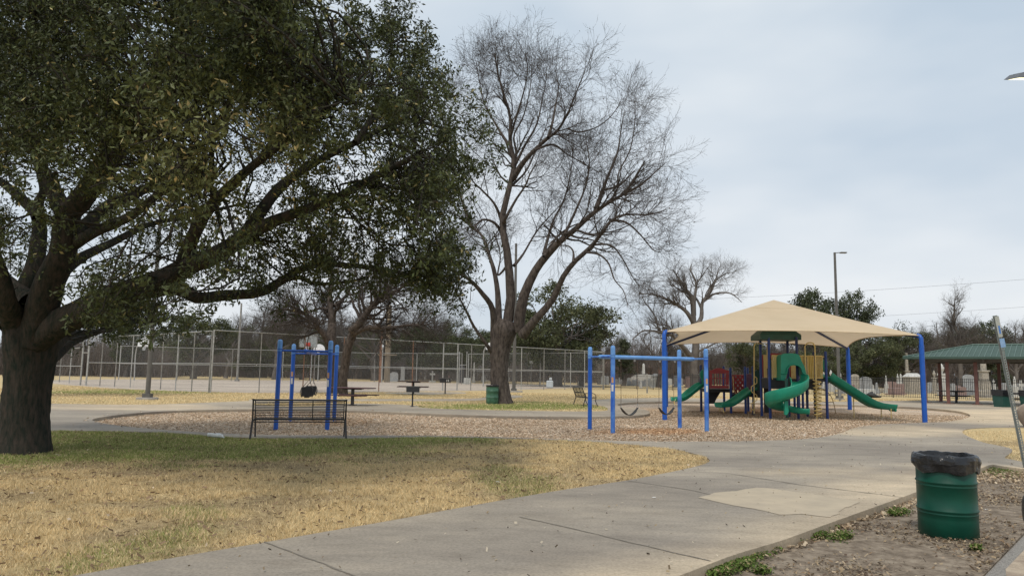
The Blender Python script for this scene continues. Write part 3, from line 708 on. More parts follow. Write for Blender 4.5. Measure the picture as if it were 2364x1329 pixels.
    npmesh('branches', V, F, m_barkd, T, True, sub=b)
    cent = np.concatenate([tw2[:, -1], tw2[:, 2], tw[:, -1], tw[:, 2]])
    V, F, c = leaves(cent, 5, .035, .082, .36, (.057, .070, .025), (.42, .36, .16), .02, droop=.35)
    # brighter, yellowish leaves towards the camera in the middle
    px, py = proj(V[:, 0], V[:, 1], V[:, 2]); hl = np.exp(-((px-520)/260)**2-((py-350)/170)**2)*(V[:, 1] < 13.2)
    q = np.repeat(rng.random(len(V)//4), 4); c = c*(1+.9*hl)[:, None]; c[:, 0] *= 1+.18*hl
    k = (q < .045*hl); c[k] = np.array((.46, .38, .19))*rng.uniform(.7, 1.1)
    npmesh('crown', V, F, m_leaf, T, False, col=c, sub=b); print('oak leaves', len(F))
big_oak()

def bare_from_limbs(T, base, trunk_parts, Ls, Rs, counts, mats=(None, None), gr=None, trop=.06, ln=((1.8, 4.5), (.9, 2.2), (.45, 1.2), (.2, .55)), sides=(5, 4, 3, 3), droopz=0, wob=.17, t00=.18, tp=.8):
    LA = np.array(Ls); RA = np.array(Rs); g = gr or rng
    a, ar = sprout(LA, RA, counts[0], *ln[0], (25, 65), (0, 0, trop), 8, wob, t00, .5, g=g, tpow=tp)
    b, brr = sprout(a, ar, counts[1], *ln[1], (25, 60), (0, 0, trop*.9), 6, wob, .15, .55, g=g, rmin=.006)
    c, cr_ = sprout(b, brr, counts[2], *ln[2], (22, 55), (0, 0, trop*.9), 5, wob, .15, .6, g=g, rmin=.0045)
    d, dr_ = sprout(c, cr_, counts[3], *ln[3], (20, 50), (0, 0, trop), 4, .14, .15, .7, g=g, rmin=.0035)
    V, F = merge(trunk_parts); npmesh('trunk', V, F, mats[0] or m_bark, T, True, sub=base)
    V, F = merge([tubes_np(a, ar, sides[0]), tubes_np(b, brr, sides[1]), tubes_np(c, cr_, sides[2]), tubes_np(d, dr_, sides[3])])
    npmesh('crown', V, F, mats[1] or m_twig, T, True, sub=base); return c, d

# ---- the bare pecan in the centre ---------------------------------------------------------------------------
def pecan():
    D0 = 39.0; base = G(1157, 930)
    T = thing('bare_tree', 'tall bare wide-branching tree standing by the green barrel in the centre', 'tree', tuple(base))
    tr = [(1157, 936), (1156, 915), (1154, 880), (1153, 840), (1156, 800), (1164, 760), (1170, 740)]
    L3 = [tuple(P(a, b, D0)) for a, b in tr]; L3[0] = (L3[0][0], L3[0][1], -.2)
    o, r = resamp(L3, [.56, .51, .46, .45, .53, .70, .5], 34); parts = [rough_trunk(o, r, 30, .03, (.35, .55), 10)]
    Z = lambda *p: [(960+.5267*a, 60+.5267*b) for a, b in p]
    limbs = [
        ([(1165, 775)]+Z((415, 1200), (400, 1000), (378, 850), (412, 700), (430, 600), (412, 500), (415, 400), (385, 300), (355, 190), (350, 120)), 0, 1, .40, .03),
        (Z((385, 860), (400, 830), (440, 760), (480, 700), (500, 650), (530, 600)), 0, -2, .14, .03),
        (Z((425, 670), (470, 600), (520, 545), (580, 490), (620, 460), (665, 385), (700, 300), (740, 200)), .5, -4, .24, .025),
        (Z((580, 490), (600, 420), (612, 350), (625, 270), (610, 190)), -2, 2, .12, .02),
        (Z((665, 450), (720, 465), (800, 440), (860, 390), (900, 330)), -2, -2, .06, .02),
        ([(1195, 765)]+Z((470, 1190), (520, 1080), (565, 1015), (640, 935), (700, 890), (765, 830), (850, 770), (920, 730), (975, 640), (1005, 590)), 0, -3.5, .42, .03),
        (Z((790, 800), (815, 730), (850, 640), (885, 550), (900, 450), (915, 370)), -2, 1.5, .16, .02),
        (Z((815, 720), (880, 700), (890, 640), (940, 540), (960, 420), (960, 330)), -2, 3, .09, .02),
        (Z((920, 730), (980, 700), (1050, 640), (1090, 605)), -3, -1.5, .10, .02),
        ([(1205, 775)]+Z((530, 1280), (600, 1200), (640, 1110), (690, 1040), (750, 985), (800, 930), (860, 850), (930, 825), (1020, 828), (1100, 805)), -.5, -5, .33, .02),
        (Z((690, 1035), (690, 990), (670, 965), (630, 960)), -3, 1, .09, .03),
        (Z((740, 990), (800, 1000), (845, 1040), (870, 1110), (910, 1160), (930, 1230)), -3, -2, .09, .02),
        (Z((765, 960), (850, 960), (900, 1010), (950, 1100), (985, 1145)), -3, 1, .08, .02),
        (Z((850, 850), (920, 860), (980, 910), (1040, 980), (1075, 990)), -4, 1, .09, .02),
        (Z((650, 900), (700, 925), (760, 935), (840, 960), (900, 990)), -2, 3, .10, .02),
        (Z((560, 1010), (600, 950), (640, 905), (700, 870), (800, 840)), -1.5, 2.5, .11, .03),
        ([(1140, 775)]+Z((335, 1240), (290, 1170), (240, 1115), (180, 1080), (110, 1060), (40, 1050)), 0, -3, .27, .03),
        ([(1152, 760)]+Z((360, 1180), (345, 1080), (320, 1000), (290, 920), (245, 880), (180, 830), (120, 800)), 0, 3, .25, .03),
        (Z((245, 880), (200, 760), (160, 600), (120, 420), (130, 300)), 1, 1, .12, .02),
        (Z((375, 900), (340, 860), (290, 850), (250, 890)), .5, -2, .13, .05),
        (Z((375, 850), (345, 780), (290, 720), (250, 680), (215, 600)), .5, -2.5, .12, .03),
        (Z((412, 560), (385, 490), (340, 465), (290, 470)), .5, 2.5, .09, .02),
        (Z((405, 520), (350, 430), (300, 340), (280, 250), (265, 160)), .7, 2.5, .12, .02),
        (Z((425, 680), (440, 560), (430, 480), (470, 400), (500, 280), (510, 160)), .5, 3, .12, .02),
        (Z((430, 1050), (470, 1000), (530, 900), (600, 820), (680, 740)), 0, 4, .12, .02),
        (Z((400, 1050), (360, 1090), (370, 1000), (340, 900)), 0, 3, .09, .03),
        (Z((430, 620), (480, 520), (530, 430), (555, 320), (575, 210)), .5, -1, .12, .02),
        (Z((520, 545), (600, 520), (660, 560), (730, 600), (800, 640)), -1, 1, .10, .02),
        (Z((560, 1000), (600, 860), (650, 760), (680, 640), (690, 520)), -1, 3, .12, .02),
        (Z((640, 940), (700, 810), (745, 700), (760, 600), (745, 490)), -2, -1, .11, .02),
        (Z((420, 700), (480, 640), (520, 560), (560, 470), (590, 380)), .5, 4, .10, .02),
        (Z((412, 500), (440, 400), (470, 300), (490, 200), (480, 120)), .5, -3, .10, .02),
        ([(1136, 815), (1120, 790), (1095, 755), (1075, 715), (1062, 690), (1045, 660)], 0, -2, .15, .04),
    ]
    Ls = []; Rs = []
    for pp, d0, dd, r0, r1 in limbs:
        o, r = limb_px(pp, D0+d0, dd, r0*.80, r1*.8, 20, 1.0, .62); Ls.append(o); Rs.append(r); parts.append(rough_trunk(o, r, 9, .04, None, 4, random.random()*6))
    c, d = bare_from_limbs(T, np.array(base), parts, Ls, Rs, (470, 2700, 11500, 17500), trop=.035, ln=((1.7, 4.0), (1.0, 2.6), (.5, 1.35), (.25, .7)), wob=.17, t00=.36, tp=.65)
    # a few dry nut husks still hanging
    cc = d[rng.integers(0, len(d), 330), -1]; V, F, col = leaves(cc, 3, .02, .075, .7, (.10, .08, .07), (.1, .08, .07), 0)
    npmesh('nut_husks', V, F, m_farleaf, T, col=col, sub=np.array(base))
pecan()

def left_bare():
    D0 = 50.0; base = GD(783, D0)
    T = thing('bare_tree', 'forked bare tree with low crooked limbs behind the bucket swings and maroon table', 'tree', tuple(base))
    Z = lambda *p: [(600+.2257*a, 560+.2257*b) for a, b in p]
    parts = []; Ls = []; Rs = []
    limbs = [([(779, 912), (772, 880), (768, 850), (766, 820), (764, 790), (763, 770)], 0, 0, .38, .33), ([(790, 912), (791, 880), (795, 850), (803, 800), (815, 770), (822, 755)], 0, -1, .34, .26),
             ([(762, 810), (757, 790), (745, 768)]+Z((590, 870), (560, 800), (480, 740), (420, 715), (340, 690), (220, 680), (100, 720)), 0, -3, .26, .03),
             (Z((560, 810), (480, 800), (420, 820)), -1.5, -1, .07, .03), (Z((600, 860), (600, 780), (560, 790), (500, 700), (430, 640), (330, 560)), -1, 2, .10, .02),
             ([(764, 795)]+Z((735, 900), (740, 800), (730, 700), (715, 560), (730, 400), (740, 250), (700, 100)), 0, 1, .36, .06),
             (Z((760, 650), (820, 600), (890, 530), (940, 440), (980, 330)), 0, 2, .14, .03), (Z((700, 680), (620, 670), (500, 710), (400, 720), (280, 740), (150, 800)), .5, 2, .10, .02),
             (Z((940, 900), (1000, 850), (1060, 760), (1120, 680), (1200, 590), (1280, 540), (1400, 490), (1500, 430), (1620, 400)), -1, -2, .30, .05),
             (Z((960, 930), (1020, 900), (1120, 865), (1250, 870), (1350, 865), (1500, 845), (1620, 835), (1720, 840)), -1, -3, .19, .04),
             (Z((1100, 740), (1180, 745), (1240, 700), (1300, 670), (1400, 690)), -1, -2, .12, .03),
             (Z((1650, 835), (1690, 790), (1740, 730), (1800, 700)), -4, -1, .05, .02), (Z((1180, 600), (1180, 480), (1240, 330), (1250, 200)), -1.5, 3, .12, .03)]
    for pp, d0, dd, r0, r1 in limbs:
        o, r = limb_px(pp, D0+d0, dd, r0, r1, 18, .8, .85); o[0, 2] = max(o[0, 2], -.1); Ls.append(o); Rs.append(r); parts.append(rough_trunk(o, r, 10, .04, (.3, .3) if o[0, 2] < .5 else None, 4, random.random()*6))
    bare_from_limbs(T, np.array(base), parts, Ls[2:], Rs[2:], (240, 1600, 6500, 9000), trop=.03)
left_bare()

def canopy_bare():
    D0 = 96.0; base = GD(1604, D0)
    T = thing('bare_tree', 'tall bare tree rising behind the left corner of the shade canopy', 'tree', tuple(base))
    Z = lambda *p: [(1180+.2453*a, 580+.2453*b) for a, b in p]
    parts = []; Ls = []; Rs = []
    limbs = [([(1604, 893), (1603, 870), (1602, 838), (1607, 800), (1603, 770), (1602, 742)], 0, 0, .55, .42),
             (Z((1720, 700), (1700, 450), (1640, 350), (1560, 230), (1520, 170)), 0, -2, .36, .04), (Z((1720, 600), (1725, 450), (1740, 300), (1690, 180), (1700, 120)), 0, 2, .3, .04),
             (Z((1740, 700), (1790, 620), (1800, 480), (1880, 380), (1930, 250), (1960, 150)), 0, 1, .36, .04), (Z((1810, 470), (1870, 420), (1960, 390), (2060, 395), (2130, 440), (2170, 480)), 1, -3, .2, .03),
             (Z((1720, 680), (1640, 560), (1500, 470), (1350, 410), (1200, 395)), 0, -4, .34, .04), (Z((1700, 1000), (1600, 880), (1530, 800), (1430, 765), (1250, 745), (1140, 830)), 0, -5, .38, .04),
             (Z((1420, 760), (1390, 740), (1350, 600), (1260, 480), (1230, 420)), -3, 2, .2, .03), (Z((1560, 830), (1480, 700), (1400, 690), (1300, 640)), -3, 4, .16, .03),
             (Z((1800, 560), (1740, 440), (1660, 400), (1560, 350), (1480, 260)), 1, 4, .2, .03), (Z((1840, 430), (1900, 300), (2000, 220), (2060, 200)), 1, 3, .18, .03),
             (Z((1740, 950), (1850, 900), (1930, 860), (1990, 840)), 0, -3, .18, .03), (Z((1740, 300), (1800, 230), (1850, 150)), 1, 1, .15, .03)]
    for pp, d0, dd, r0, r1 in limbs:
        o, r = limb_px(pp, D0+d0, dd, r0, r1, 16, 1.2, .8); Ls.append(o); Rs.append(r); parts.append(rough_trunk(o, r, 8, .04, None, 4, random.random()*6))
    bare_from_limbs(T, np.array(base), parts, Ls[1:], Rs[1:], (160, 1000, 4200, 5600), mats=(m_far, m_far), trop=.06, ln=((2.0, 4.5), (1.2, 2.8), (.7, 1.6), (.4, .9)))
canopy_bare()

# ---- background trees: a few kinds, then copies ---------------------------------------------------------------
def far_bare(seed, label, H=12, spread=1.0, lean=0, dense=1.0, group=None):
    g = np.random.default_rng(seed); T = thing('bare_tree', label, 'tree', (0, 0, 0), group=group)
    n = 8; tr = np.zeros((n, 3)); tr[:, 2] = np.linspace(-.1, H*.42, n); tr[:, 0] = np.cumsum(g.normal(0, .10, n))+lean*np.linspace(0, 1, n)**2*2; tr[:, 1] = np.cumsum(g.normal(0, .1, n)); tr[0, :2] = 0
    rr = np.linspace(.36, .24, n)*H/12; parts = [rough_trunk(tr, rr, 10, .03, (.3, .35), 4, seed)]
    TL, TR = tr[None], rr[None]
    L1, R1 = sprout(TL, TR, 8, H*.5*spread, H*.78*spread, (22, 58), (0, 0, .07), 10, .13, .5, .62, taper=.15, g=g, tipf=.25)
    top = np.zeros((1, 10, 3)); top[0] = tr[-1]+np.column_stack([np.cumsum(g.normal(0, .18, 10)), np.cumsum(g.normal(0, .18, 10)), np.linspace(0, H*.5, 10)]); top[0, 0] = tr[-1]
    L1 = np.concatenate([L1, top]); R1 = np.concatenate([R1, np.linspace(rr[-1], .03, 10)[None]])
    for a, r in zip(L1, R1): parts.append(rough_trunk(a, r, 6, .02, None, 3))
    bare_from_limbs(T, np.zeros(3), parts, L1, R1, tuple(int(q*dense) for q in (150, 950, 3800, 4500)), (m_far, m_far), g, .05, ((1.2, 3.2), (.8, 1.8), (.4, 1.0), (.25, .6)), (4, 3, 3, 3))
    return T
def far_green(seed, label, H=10, W=10, nl=9000, base=(.07, .08, .042), size=.25, trunk=True, conic=0, group=None, low=.18):
    g = np.random.default_rng(seed); T = thing('evergreen_tree', label, 'tree', (0, 0, 0), group=group)
    n = 7; tr = np.zeros((n, 3)); tr[:, 2] = np.linspace(-.1, H*.5, n); tr[:, 0] = np.cumsum(g.normal(0, .12, n)); tr[:, 1] = np.cumsum(g.normal(0, .12, n)); tr[0, :2] = 0
    rr = np.linspace(.40, .2, n)*H/10; parts = [rough_trunk(tr, rr, 9, .03, (.3, .3), 4, seed)]
    k = 70; cs = []
    while len(cs) < k:
        u = g.uniform(-1, 1, 3)
        if np.linalg.norm(u) > 1 or np.linalg.norm(u) < .35: continue
        zc = (u[2]+1)/2; 
        if conic: u[:2] *= (1-zc*.85)*1.1
        elif u[2] < -.2: u[:2] *= .9
        cs.append((u[0]*W/2*.86, u[1]*W/2*.86, H*(low+.06)+zc*H*(1-low-.12)))
    cs = np.array(cs); m = 6; t = np.linspace(0, 1, m)[None, :, None]
    A = tr[g.integers(2, n, k)]; br = A[:, None]*(1-t)+cs[:, None]*t+g.normal(0, .25, (k, m, 3))*np.sin(np.pi*t); brr = np.linspace(.11, .03, m)[None].repeat(k, 0)*H/10
    V, F = merge(parts+[tubes_np(br, brr, 4)]); npmesh('trunk', V, F, m_far, T, True)
    rad = g.uniform(.5, 1.15, k)*min(H, W)*.12; pi = g.integers(0, k, nl//4); d = g.normal(size=(nl//4, 3)); d /= np.linalg.norm(d, axis=1, keepdims=True)
    c = cs[pi]+d*(rad[pi]*g.random(nl//4)**.45)[:, None]*np.array((1.15, 1.15, .8))
    V, F, col = leaves(c, 4, size*.45, size, .5, base, (.20, .20, .10), .03, g, jit=.4)
    cl = np.repeat(np.repeat(g.uniform(.75, 1.35, k)[pi], 4), 4)[:, None]
    npmesh('crown', V, F, m_farleaf, T, col=col*cl); return T
def place(T, px, D, top_py, H, label=None, rz=None, wscale=1.0, group=None, first=False):
    s = ZT(px, top_py, D)/H; p = GD(px, D); rz = random.uniform(0, 6.28) if rz is None else rz
    if first: T.location = p; T.rotation_euler = (0, 0, rz); T.scale = (s*wscale, s*wscale, s); 
    else: T = dup(T, p, rz, label, group, (s*wscale, s*wscale, s))
    if label: T['label'] = label
    if group: T['group'] = group
    LASTP[0] = T; return T
LASTP = [None]
GB = 'bare winter trees far behind the court and cemetery'; GE = 'evergreen trees far behind the court and cemetery'
bt = [far_bare(31, 'x', 12, 1.0), far_bare(32, 'x', 12, .85), far_bare(35, 'x', 12, 1.1, .6), far_bare(38, 'x', 12, .7, dense=1.2)]
ev = [far_green(41, 'x', 10, 11, 19000), far_green(42, 'x', 10, 9, 19000, (.06, .072, .04)), far_green(43, 'x', 12, 7, 14000, (.07, .085, .05), conic=1, low=.1), far_green(44, 'x', 10, 12, 24000, (.078, .088, .045), low=.08)]
used = set()
def PT(pool, k, H, *a, **kw):
    f = (id(pool), k) not in used; used.add((id(pool), k)); return place(pool[k], *a[:3], H, *a[3:], first=f, **kw)
# single ones the photo shows clearly
PT(ev, 0, 10, 455, 105, 706, 'round evergreen oak behind the left corner of the court fence', rz=1.0)
PT(ev, 3, 10, 1290, 92, 645, 'large dark evergreen oak right behind the tall bare centre tree', rz=2.0, wscale=1.1)
PT(ev, 1, 10, 1345, 98, 742, 'lower evergreen oak beside the right end of the court fence', rz=.5, wscale=1.0)
PT(ev, 2, 12, 1441, 105, 770, 'pointed dark cedar in the cemetery left of the shade canopy', rz=0, wscale=1.05)
PT(bt, 2, 12, 1520, 99, 705, 'low bare tree with drooping boughs left of the canopy', rz=.3, wscale=.8)
PT(bt, 3, 12, 2210, 112, 658, 'bare tree standing above the green pavilion roof', rz=4.0, wscale=.8)
PT(ev, 0, 10, 1728, 118, 772, 'wide evergreen behind the red playground panels', wscale=1.0)
PT(ev, 1, 10, 1872, 150, 655, 'tall evergreen rising above the canopy ridge at its left', wscale=.8)
PT(ev, 1, 10, 1966, 150, 662, 'tall evergreen rising above the canopy beside the light pole', wscale=.7)
PT(ev, 3, 10, 1905, 112, 790, 'dense dark evergreen behind the straight green slide', wscale=1.25)
PT(ev, 3, 10, 2010, 116, 768, 'dense evergreen behind the right half of the canopy', wscale=1.2)
PT(ev, 0, 10, 2085, 125, 742, 'evergreen with a rounded top behind the right canopy corner', wscale=.9)
PT(ev, 1, 10, 2272, 135, 734, 'clumpy dark evergreen above the green pavilion roof', wscale=.9)
PT(ev, 2, 12, 2308, 98, 838, 'small dark juniper seen under the pavilion roof', wscale=1.7)
PT(ev, 3, 10, 1035, 125, 732, 'evergreen left of the tall bare centre tree', wscale=.9)
PT(ev, 0, 10, 1085, 118, 760, 'lower evergreen left of the centre trunk', wscale=1.0)
PT(ev, 0, 10, 835, 150, 735, 'grey green evergreen between the forks of the left bare tree', wscale=.8)
PT(ev, 1, 10, 300, 112, 745, 'evergreen behind the fan shaped basketball board', wscale=.9)
PT(ev, 3, 10, 705, 116, 752, 'low dark evergreen behind the bucket swings', wscale=1.1)
PT(ev, 1, 10, 965, 112, 742, 'dark evergreen behind the farther maroon table', wscale=1.05)
PT(ev, 0, 10, 1150, 112, 742, 'dark evergreen directly behind the centre trunk', wscale=1.0)
PT(ev, 3, 10, 590, 130, 748, 'broad evergreen right of the court fence corner', wscale=1.1)
PT(ev, 0, 10, 880, 128, 748, 'broad evergreen behind the wooden utility pole', wscale=1.0)
PT(ev, 1, 10, 1555, 150, 800, 'dark evergreen seen left of the blue canopy post', wscale=1.2)
PT(bt, 1, 12, 2345, 120, 738, 'broad bare tree at the far right edge above the pavilion', wscale=1.0)
# the rest of the row: look-alikes
LMK = [(-400, 'far left behind the oak'), (110, 'just right of the oak trunk'), (300, 'behind the fan shaped backboard'), (400, 'left of the fence corner'),
       (500, 'right of the fence corner'), (660, 'behind the bucket swings'), (800, 'above the nearer maroon table'), (900, 'above the farther maroon table'), (1010, 'just left of the centre tree'),
       (1130, 'behind the centre tree trunk'), (1200, 'just right of the centre tree'), (1330, 'behind the mesh bench'), (1400, 'behind the left belt swing'), (1520, 'behind the right belt swing'),
       (1620, 'behind the wave slides'), (1740, 'behind the play tower'), (1900, 'behind the straight green slide'), (2000, 'above the black bundle'), (2070, 'behind the right canopy post'),
       (2140, 'left of the pavilion table'), (2220, 'behind the pavilion columns'), (2290, 'beside the leaning post'), (2350, 'at the right edge of the photo')]
ORD = ['', 'second ', 'third ', 'fourth ', 'fifth ', 'sixth ', 'seventh ', 'eighth ', 'ninth ', 'tenth ', 'eleventh ', 'twelfth ']
def relabel(items, look):      # items: (px, object); a label from the stretch it stands in and its order from the left there
    by = {}
    for px, o in items:
        k = max(i for i, (a, t) in enumerate(LMK) if px >= a or i == 0); by.setdefault(k, []).append((px, o))
    for k, v in by.items():
        v.sort(key=lambda q: q[0])
        for i, (px, o) in enumerate(v):
            o['label'] = (look+' '+LMK[k][1]) if len(v) == 1 else (('leftmost ' if i == 0 else ORD[i].strip()+' from the left ')+look+' '+LMK[k][1])
BTR = []; ETR = []
xs2 = [(px+random.uniform(-20, 20), random.uniform(150, 175)) for px in range(440, 2450, 52)]
xs = [(20, 120), (95, 135), (175, 118), (250, 140), (340, 125), (400, 150), (530, 118), (585, 135), (640, 112), (690, 140), (740, 120), (800, 135), (870, 118), (925, 140), (965, 125), (1010, 150), (1100, 140), (1160, 125), (1215, 150), (1330, 135), (1385, 118), (1480, 130), (1640, 125), (1690, 150), (1790, 140), (1850, 125), (1960, 140), (2050, 150), (2110, 130), (2150, 118), (2180, 145), (2240, 125), (2300, 145), (2380, 130), (2430, 120)]
for i, (px, D) in enumerate(xs+xs2):
    top = {0: 760, 1: 745, 2: 770}[i % 3]
    if 500 < px < 1050: top = random.uniform(692, 740)
    elif 1050 < px < 1420: top = random.uniform(760, 800)
    elif 1420 < px < 1600: top = 800
    elif 1600 < px < 2100: top = random.uniform(780, 810)
    elif px > 2100: top = random.uniform(738, 775)
    elif px < 420: top = random.uniform(770, 800)
    PT(bt, i % 4, 12, px, D, top-8, 'bare grey brown tree in the winter tree row', wscale=random.uniform(.95, 1.3), group=GB); BTR.append((px, LASTP[0]))
for px, D, top in ((120, 150, 800), (390, 140, 775), (560, 155, 770), (700, 150, 780), (930, 150, 775), (1160, 150, 770), (1240, 140, 760), (1400, 150, 810), (1640, 155, 805), (1780, 150, 790), (2150, 155, 790), (2330, 155, 775), (2400, 150, 770), (1500, 165, 815), (1010, 160, 770)):
    place(ev[random.choice((0, 1, 3))], px, D, top, 10, 'muted evergreen tree in the far tree row beyond the bare trees', wscale=random.uniform(.9, 1.3), group=GE); ETR.append((px, LASTP[0]))

relabel(BTR, 'bare far tree'); relabel(ETR, 'muted far evergreen')
# brush: a tangle of thin stems closing the far edge
def thicket(name, label, x0, x1, D0, D1, n, hmin, hmax, m):
    g = np.random.default_rng(5); px = g.uniform(x0, x1, n); D = g.uniform(D0, D1, n); base = np.column_stack([(px-CX)/FPX*D, D, np.zeros(n)])
    k = 6; L_ = np.zeros((n, k, 3)); L_[:, 0] = base; d = g.normal(0, .25, (n, 3)); d[:, 2] = 1; H = g.uniform(hmin, hmax, n)*(.7+.5*vnoise(px/60, D*0, 1.0))
    for i in range(1, k): d = d+g.normal(0, .22, (n, 3)); d[:, 2] = np.abs(d[:, 2])*.5+.6; d /= np.linalg.norm(d, axis=1, keepdims=True); L_[:, i] = L_[:, i-1]+d*(H/(k-1))[:, None]
    R_ = np.linspace(.045, .012, k)[None].repeat(n, 0)
    a, ar = sprout(L_, R_, n*5, .8, 2.2, (20, 55), (0, 0, .08), 4, .2, .1, .6, g=g, rmin=.012)
    V, F = merge([tubes_np(L_, R_, 3), tubes_np(a, ar, 3)]); o = npmesh(name, V, F, m, smooth=True); tag(o, label, 'brush', kind='stuff')
m_br = mat('brush_stems', (.17, .145, .13), (.10, .085, .078), scale=.2, rough=1, spec=0)
thicket('brush', 'brown leafless thicket closing the far edge of the field', -120, 420, 112, 135, 3600, 4.5, 7.5, m_br)
thicket('undergrowth', 'bare brown undergrowth beneath the tree row behind the cemetery', 380, 2500, 132, 165, 11000, 4.0, 9.5, m_br)
# ================================================================== PARK OBJECTS
WORLD[0] = False
m_blue = mat('blue_paint', (.006, .095, .46), (.006, .075, .38), scale=4, rough=.42)
m_bluef = mat('faded_blue_paint', (.10, .26, .60), (.012, .09, .46), scale=3.2, rough=.6, detail=7, stretch=(1, 1, .8))
m_bluem = mat('sunbleached_blue_paint', (.16, .34, .66), (.08, .24, .58), scale=5, rough=.6, detail=7)
m_navy = mat('navy_post_paint', (.012, .03, .13), (.008, .02, .09), scale=5, rough=.45)
m_navy2 = mat('royal_post_paint', (.012, .045, .23), (.01, .035, .17), scale=5, rough=.45)
m_green = mat('green_plastic', (.005, .25, .16), (.004, .21, .13), scale=3, rough=.42)
m_dgreen = mat('dark_green_plastic', (.012, .075, .06), (.01, .055, .045), scale=3, rough=.5)
m_yel = mat('cream_yellow_paint', (.72, .55, .23), (.62, .46, .18), scale=6, rough=.5)
m_yel2 = mat('golden_panel', (.50, .33, .03), (.42, .27, .02), scale=4, rough=.5)
m_red = mat('maroon_panel', (.30, .035, .045), (.22, .025, .035), scale=3, rough=.55)
m_purple = mat('faded_purple_panel', (.16, .08, .15), (.10, .05, .10), scale=5, rough=.6)
m_black = mat('black_deck_coating', (.012, .012, .014), (.02, .02, .022), scale=20, rough=.6)
m_blackm = mat('black_powdercoat', (.018, .018, .02), (.03, .03, .033), scale=30, rough=.45)
m_brownm = mat('maroon_table_coating', (.07, .018, .016), (.045, .015, .014), scale=9, rough=.5)
m_galv = mat('galvanised_steel', (.46, .46, .44), (.28, .28, .27), scale=9, rough=.5, metal=.35)
m_galvr = mat('rusty_steel', (.30, .16, .10), (.18, .10, .07), scale=7, rough=.8)
m_galvd = mat('weathered_steel', (.30, .29, .27), (.17, .165, .155), scale=5, rough=.65, metal=.2)
m_pole = mat('bronze_pole_paint', (.12, .115, .105), (.09, .085, .08), scale=5, rough=.5)
m_chain = mat('rusty_chain', (.16, .10, .07), (.09, .06, .05), scale=30, rough=.7)
m_rubber = mat('black_rubber', (.02, .02, .02), (.035, .035, .035), scale=9, rough=.6)
m_white = mat('white_board_paint', (.78, .80, .82), (.68, .70, .72), scale=2, rough=.5)
m_concr = mat('footing_concrete', (.34, .31, .27), (.22, .2, .18), scale=6, rough=.9, bump=.3)
m_paper = mat('sticker_paper', (.68, .68, .66), (.6, .6, .58), scale=9, rough=.6)
m_orange = mat('warning_label_orange', (.60, .33, .14), (.5, .28, .14), scale=9, rough=.6)
m_sbl = mat('sticker_blue', (.10, .25, .62), (.08, .2, .5), scale=9, rough=.5)
m_fab = mat('canopy_fabric', (.74, .61, .44), (.70, .57, .40), scale=.8, rough=.9, trans=.35, spec=.1)
m_bag = mat('black_bin_liner', (.010, .011, .013), (.014, .015, .018), scale=7, rough=.25, bump=.35, bscale=26)
m_barrel = mat('green_barrel_paint', (.0, .060, .037), (.0, .045, .028), scale=5, rough=.42, spec=.35)
m_barrelo = mat('old_green_barrel_paint', (.055, .15, .095), (.03, .09, .055), scale=7, rough=.5)

def qc(a, b): return GD(a, b)
# ---------------------------------------------------------------- swing sets
def swingset(label, A, B, name='swing_set', faded=False, buckets=False, spread=1.4, H=2.42, Hb=2.12):
    A = Vector((A[0], A[1], 0)); B = Vector((B[0], B[1], 0)); ang = math.atan2(B.y-A.y, B.x-A.x); mid = (A+B)/2; hl = (B-A).length/2
    T = thing(name, label, 'swing set', tuple(mid), ang)
    z0 = -.12
    k = 0
    for sx in (-1, 1):
        for sy in (-1, 1):
            m_ = m_bluef if (faded and not (sx < 0 and sy > 0)) else m_blue
            x, y = sx*hl, sy*spread/2
            MB().lathe([(.064, z0), (.064, H-.05), (.058, H-.02), (.04, H), (.0, H+.008)], (x, y, 0), 16).build('post', m_, T)
            cp = MB().lathe([(.068, H-.34), (.068, H-.06), (.062, H-.02), (.042, H+.005), (0, H+.014)], (x, y, 0), 16).build('post_cap', m_bluem, T)
            MB().lathe([(.072, Hb-.05), (.072, Hb-.02)], (x, y, 0), 14).lathe([(.072, Hb+.02), (.072, Hb+.05)], (x, y, 0), 14).build('clamp', m_bluef if faded else m_blue, T)
            if faded and sy < 0 or buckets and sx*sy > 0:
                lb = MB()
                a0 = -1.9 if sx < 0 else -1.5
                for zz, hh in ((1.28, .20), (1.02, .17)):
                    pass
                def lab_(z, h, m_l, nm):
                    v = []; n = 5
                    for i in range(n):
                        t = a0-ang+(-.45+.9*i/(n-1)); v += [(x+.0675*math.cos(t), y+.0675*math.sin(t), z), (x+.0675*math.cos(t), y+.0675*math.sin(t), z+h)]
                    MB().add(v, [(2*i, 2*i+2, 2*i+3, 2*i+1) for i in range(n-1)]).build(nm, m_l, T)
                lab_(1.36, .16, m_orange, 'warning_sticker'); lab_(1.12, .19, m_paper, 'warning_sticker')
        MB().tube([(sx*hl, -spread/2, Hb), (sx*hl, spread/2, Hb)], .028, 10).build('end_crossbar', m_bluef if faded else m_blue, T)
    e = hl+(.0 if not faded else .02)
    prof = [(-e-.07, .0), (-e-.055, .04), (-e-.02, .06), (-e+.1, .06)]
    pts = [(-e-.075, 0, Hb), (-e-.06, 0, Hb), (-e-.03, 0, Hb), (-e+.08, 0, Hb), (-e*.3, 0, Hb), (e*.3, 0, Hb), (e-.08, 0, Hb), (e+.03, 0, Hb), (e+.06, 0, Hb), (e+.075, 0, Hb)]
    MB().tube(pts, [.01, .04, .056, .06, .06, .06, .06, .056, .04, .01], 16).build('top_beam', m_bluem if faded else m_blue, T)
    if faded:
        for xx in (-hl*.62, -hl*.29, hl*.26, hl*.6): MB().box((xx, 0, Hb-.085), (.05, .03, .07)).build('hanger_bracket', m_galv, T)
    return T, ang, mid, hl
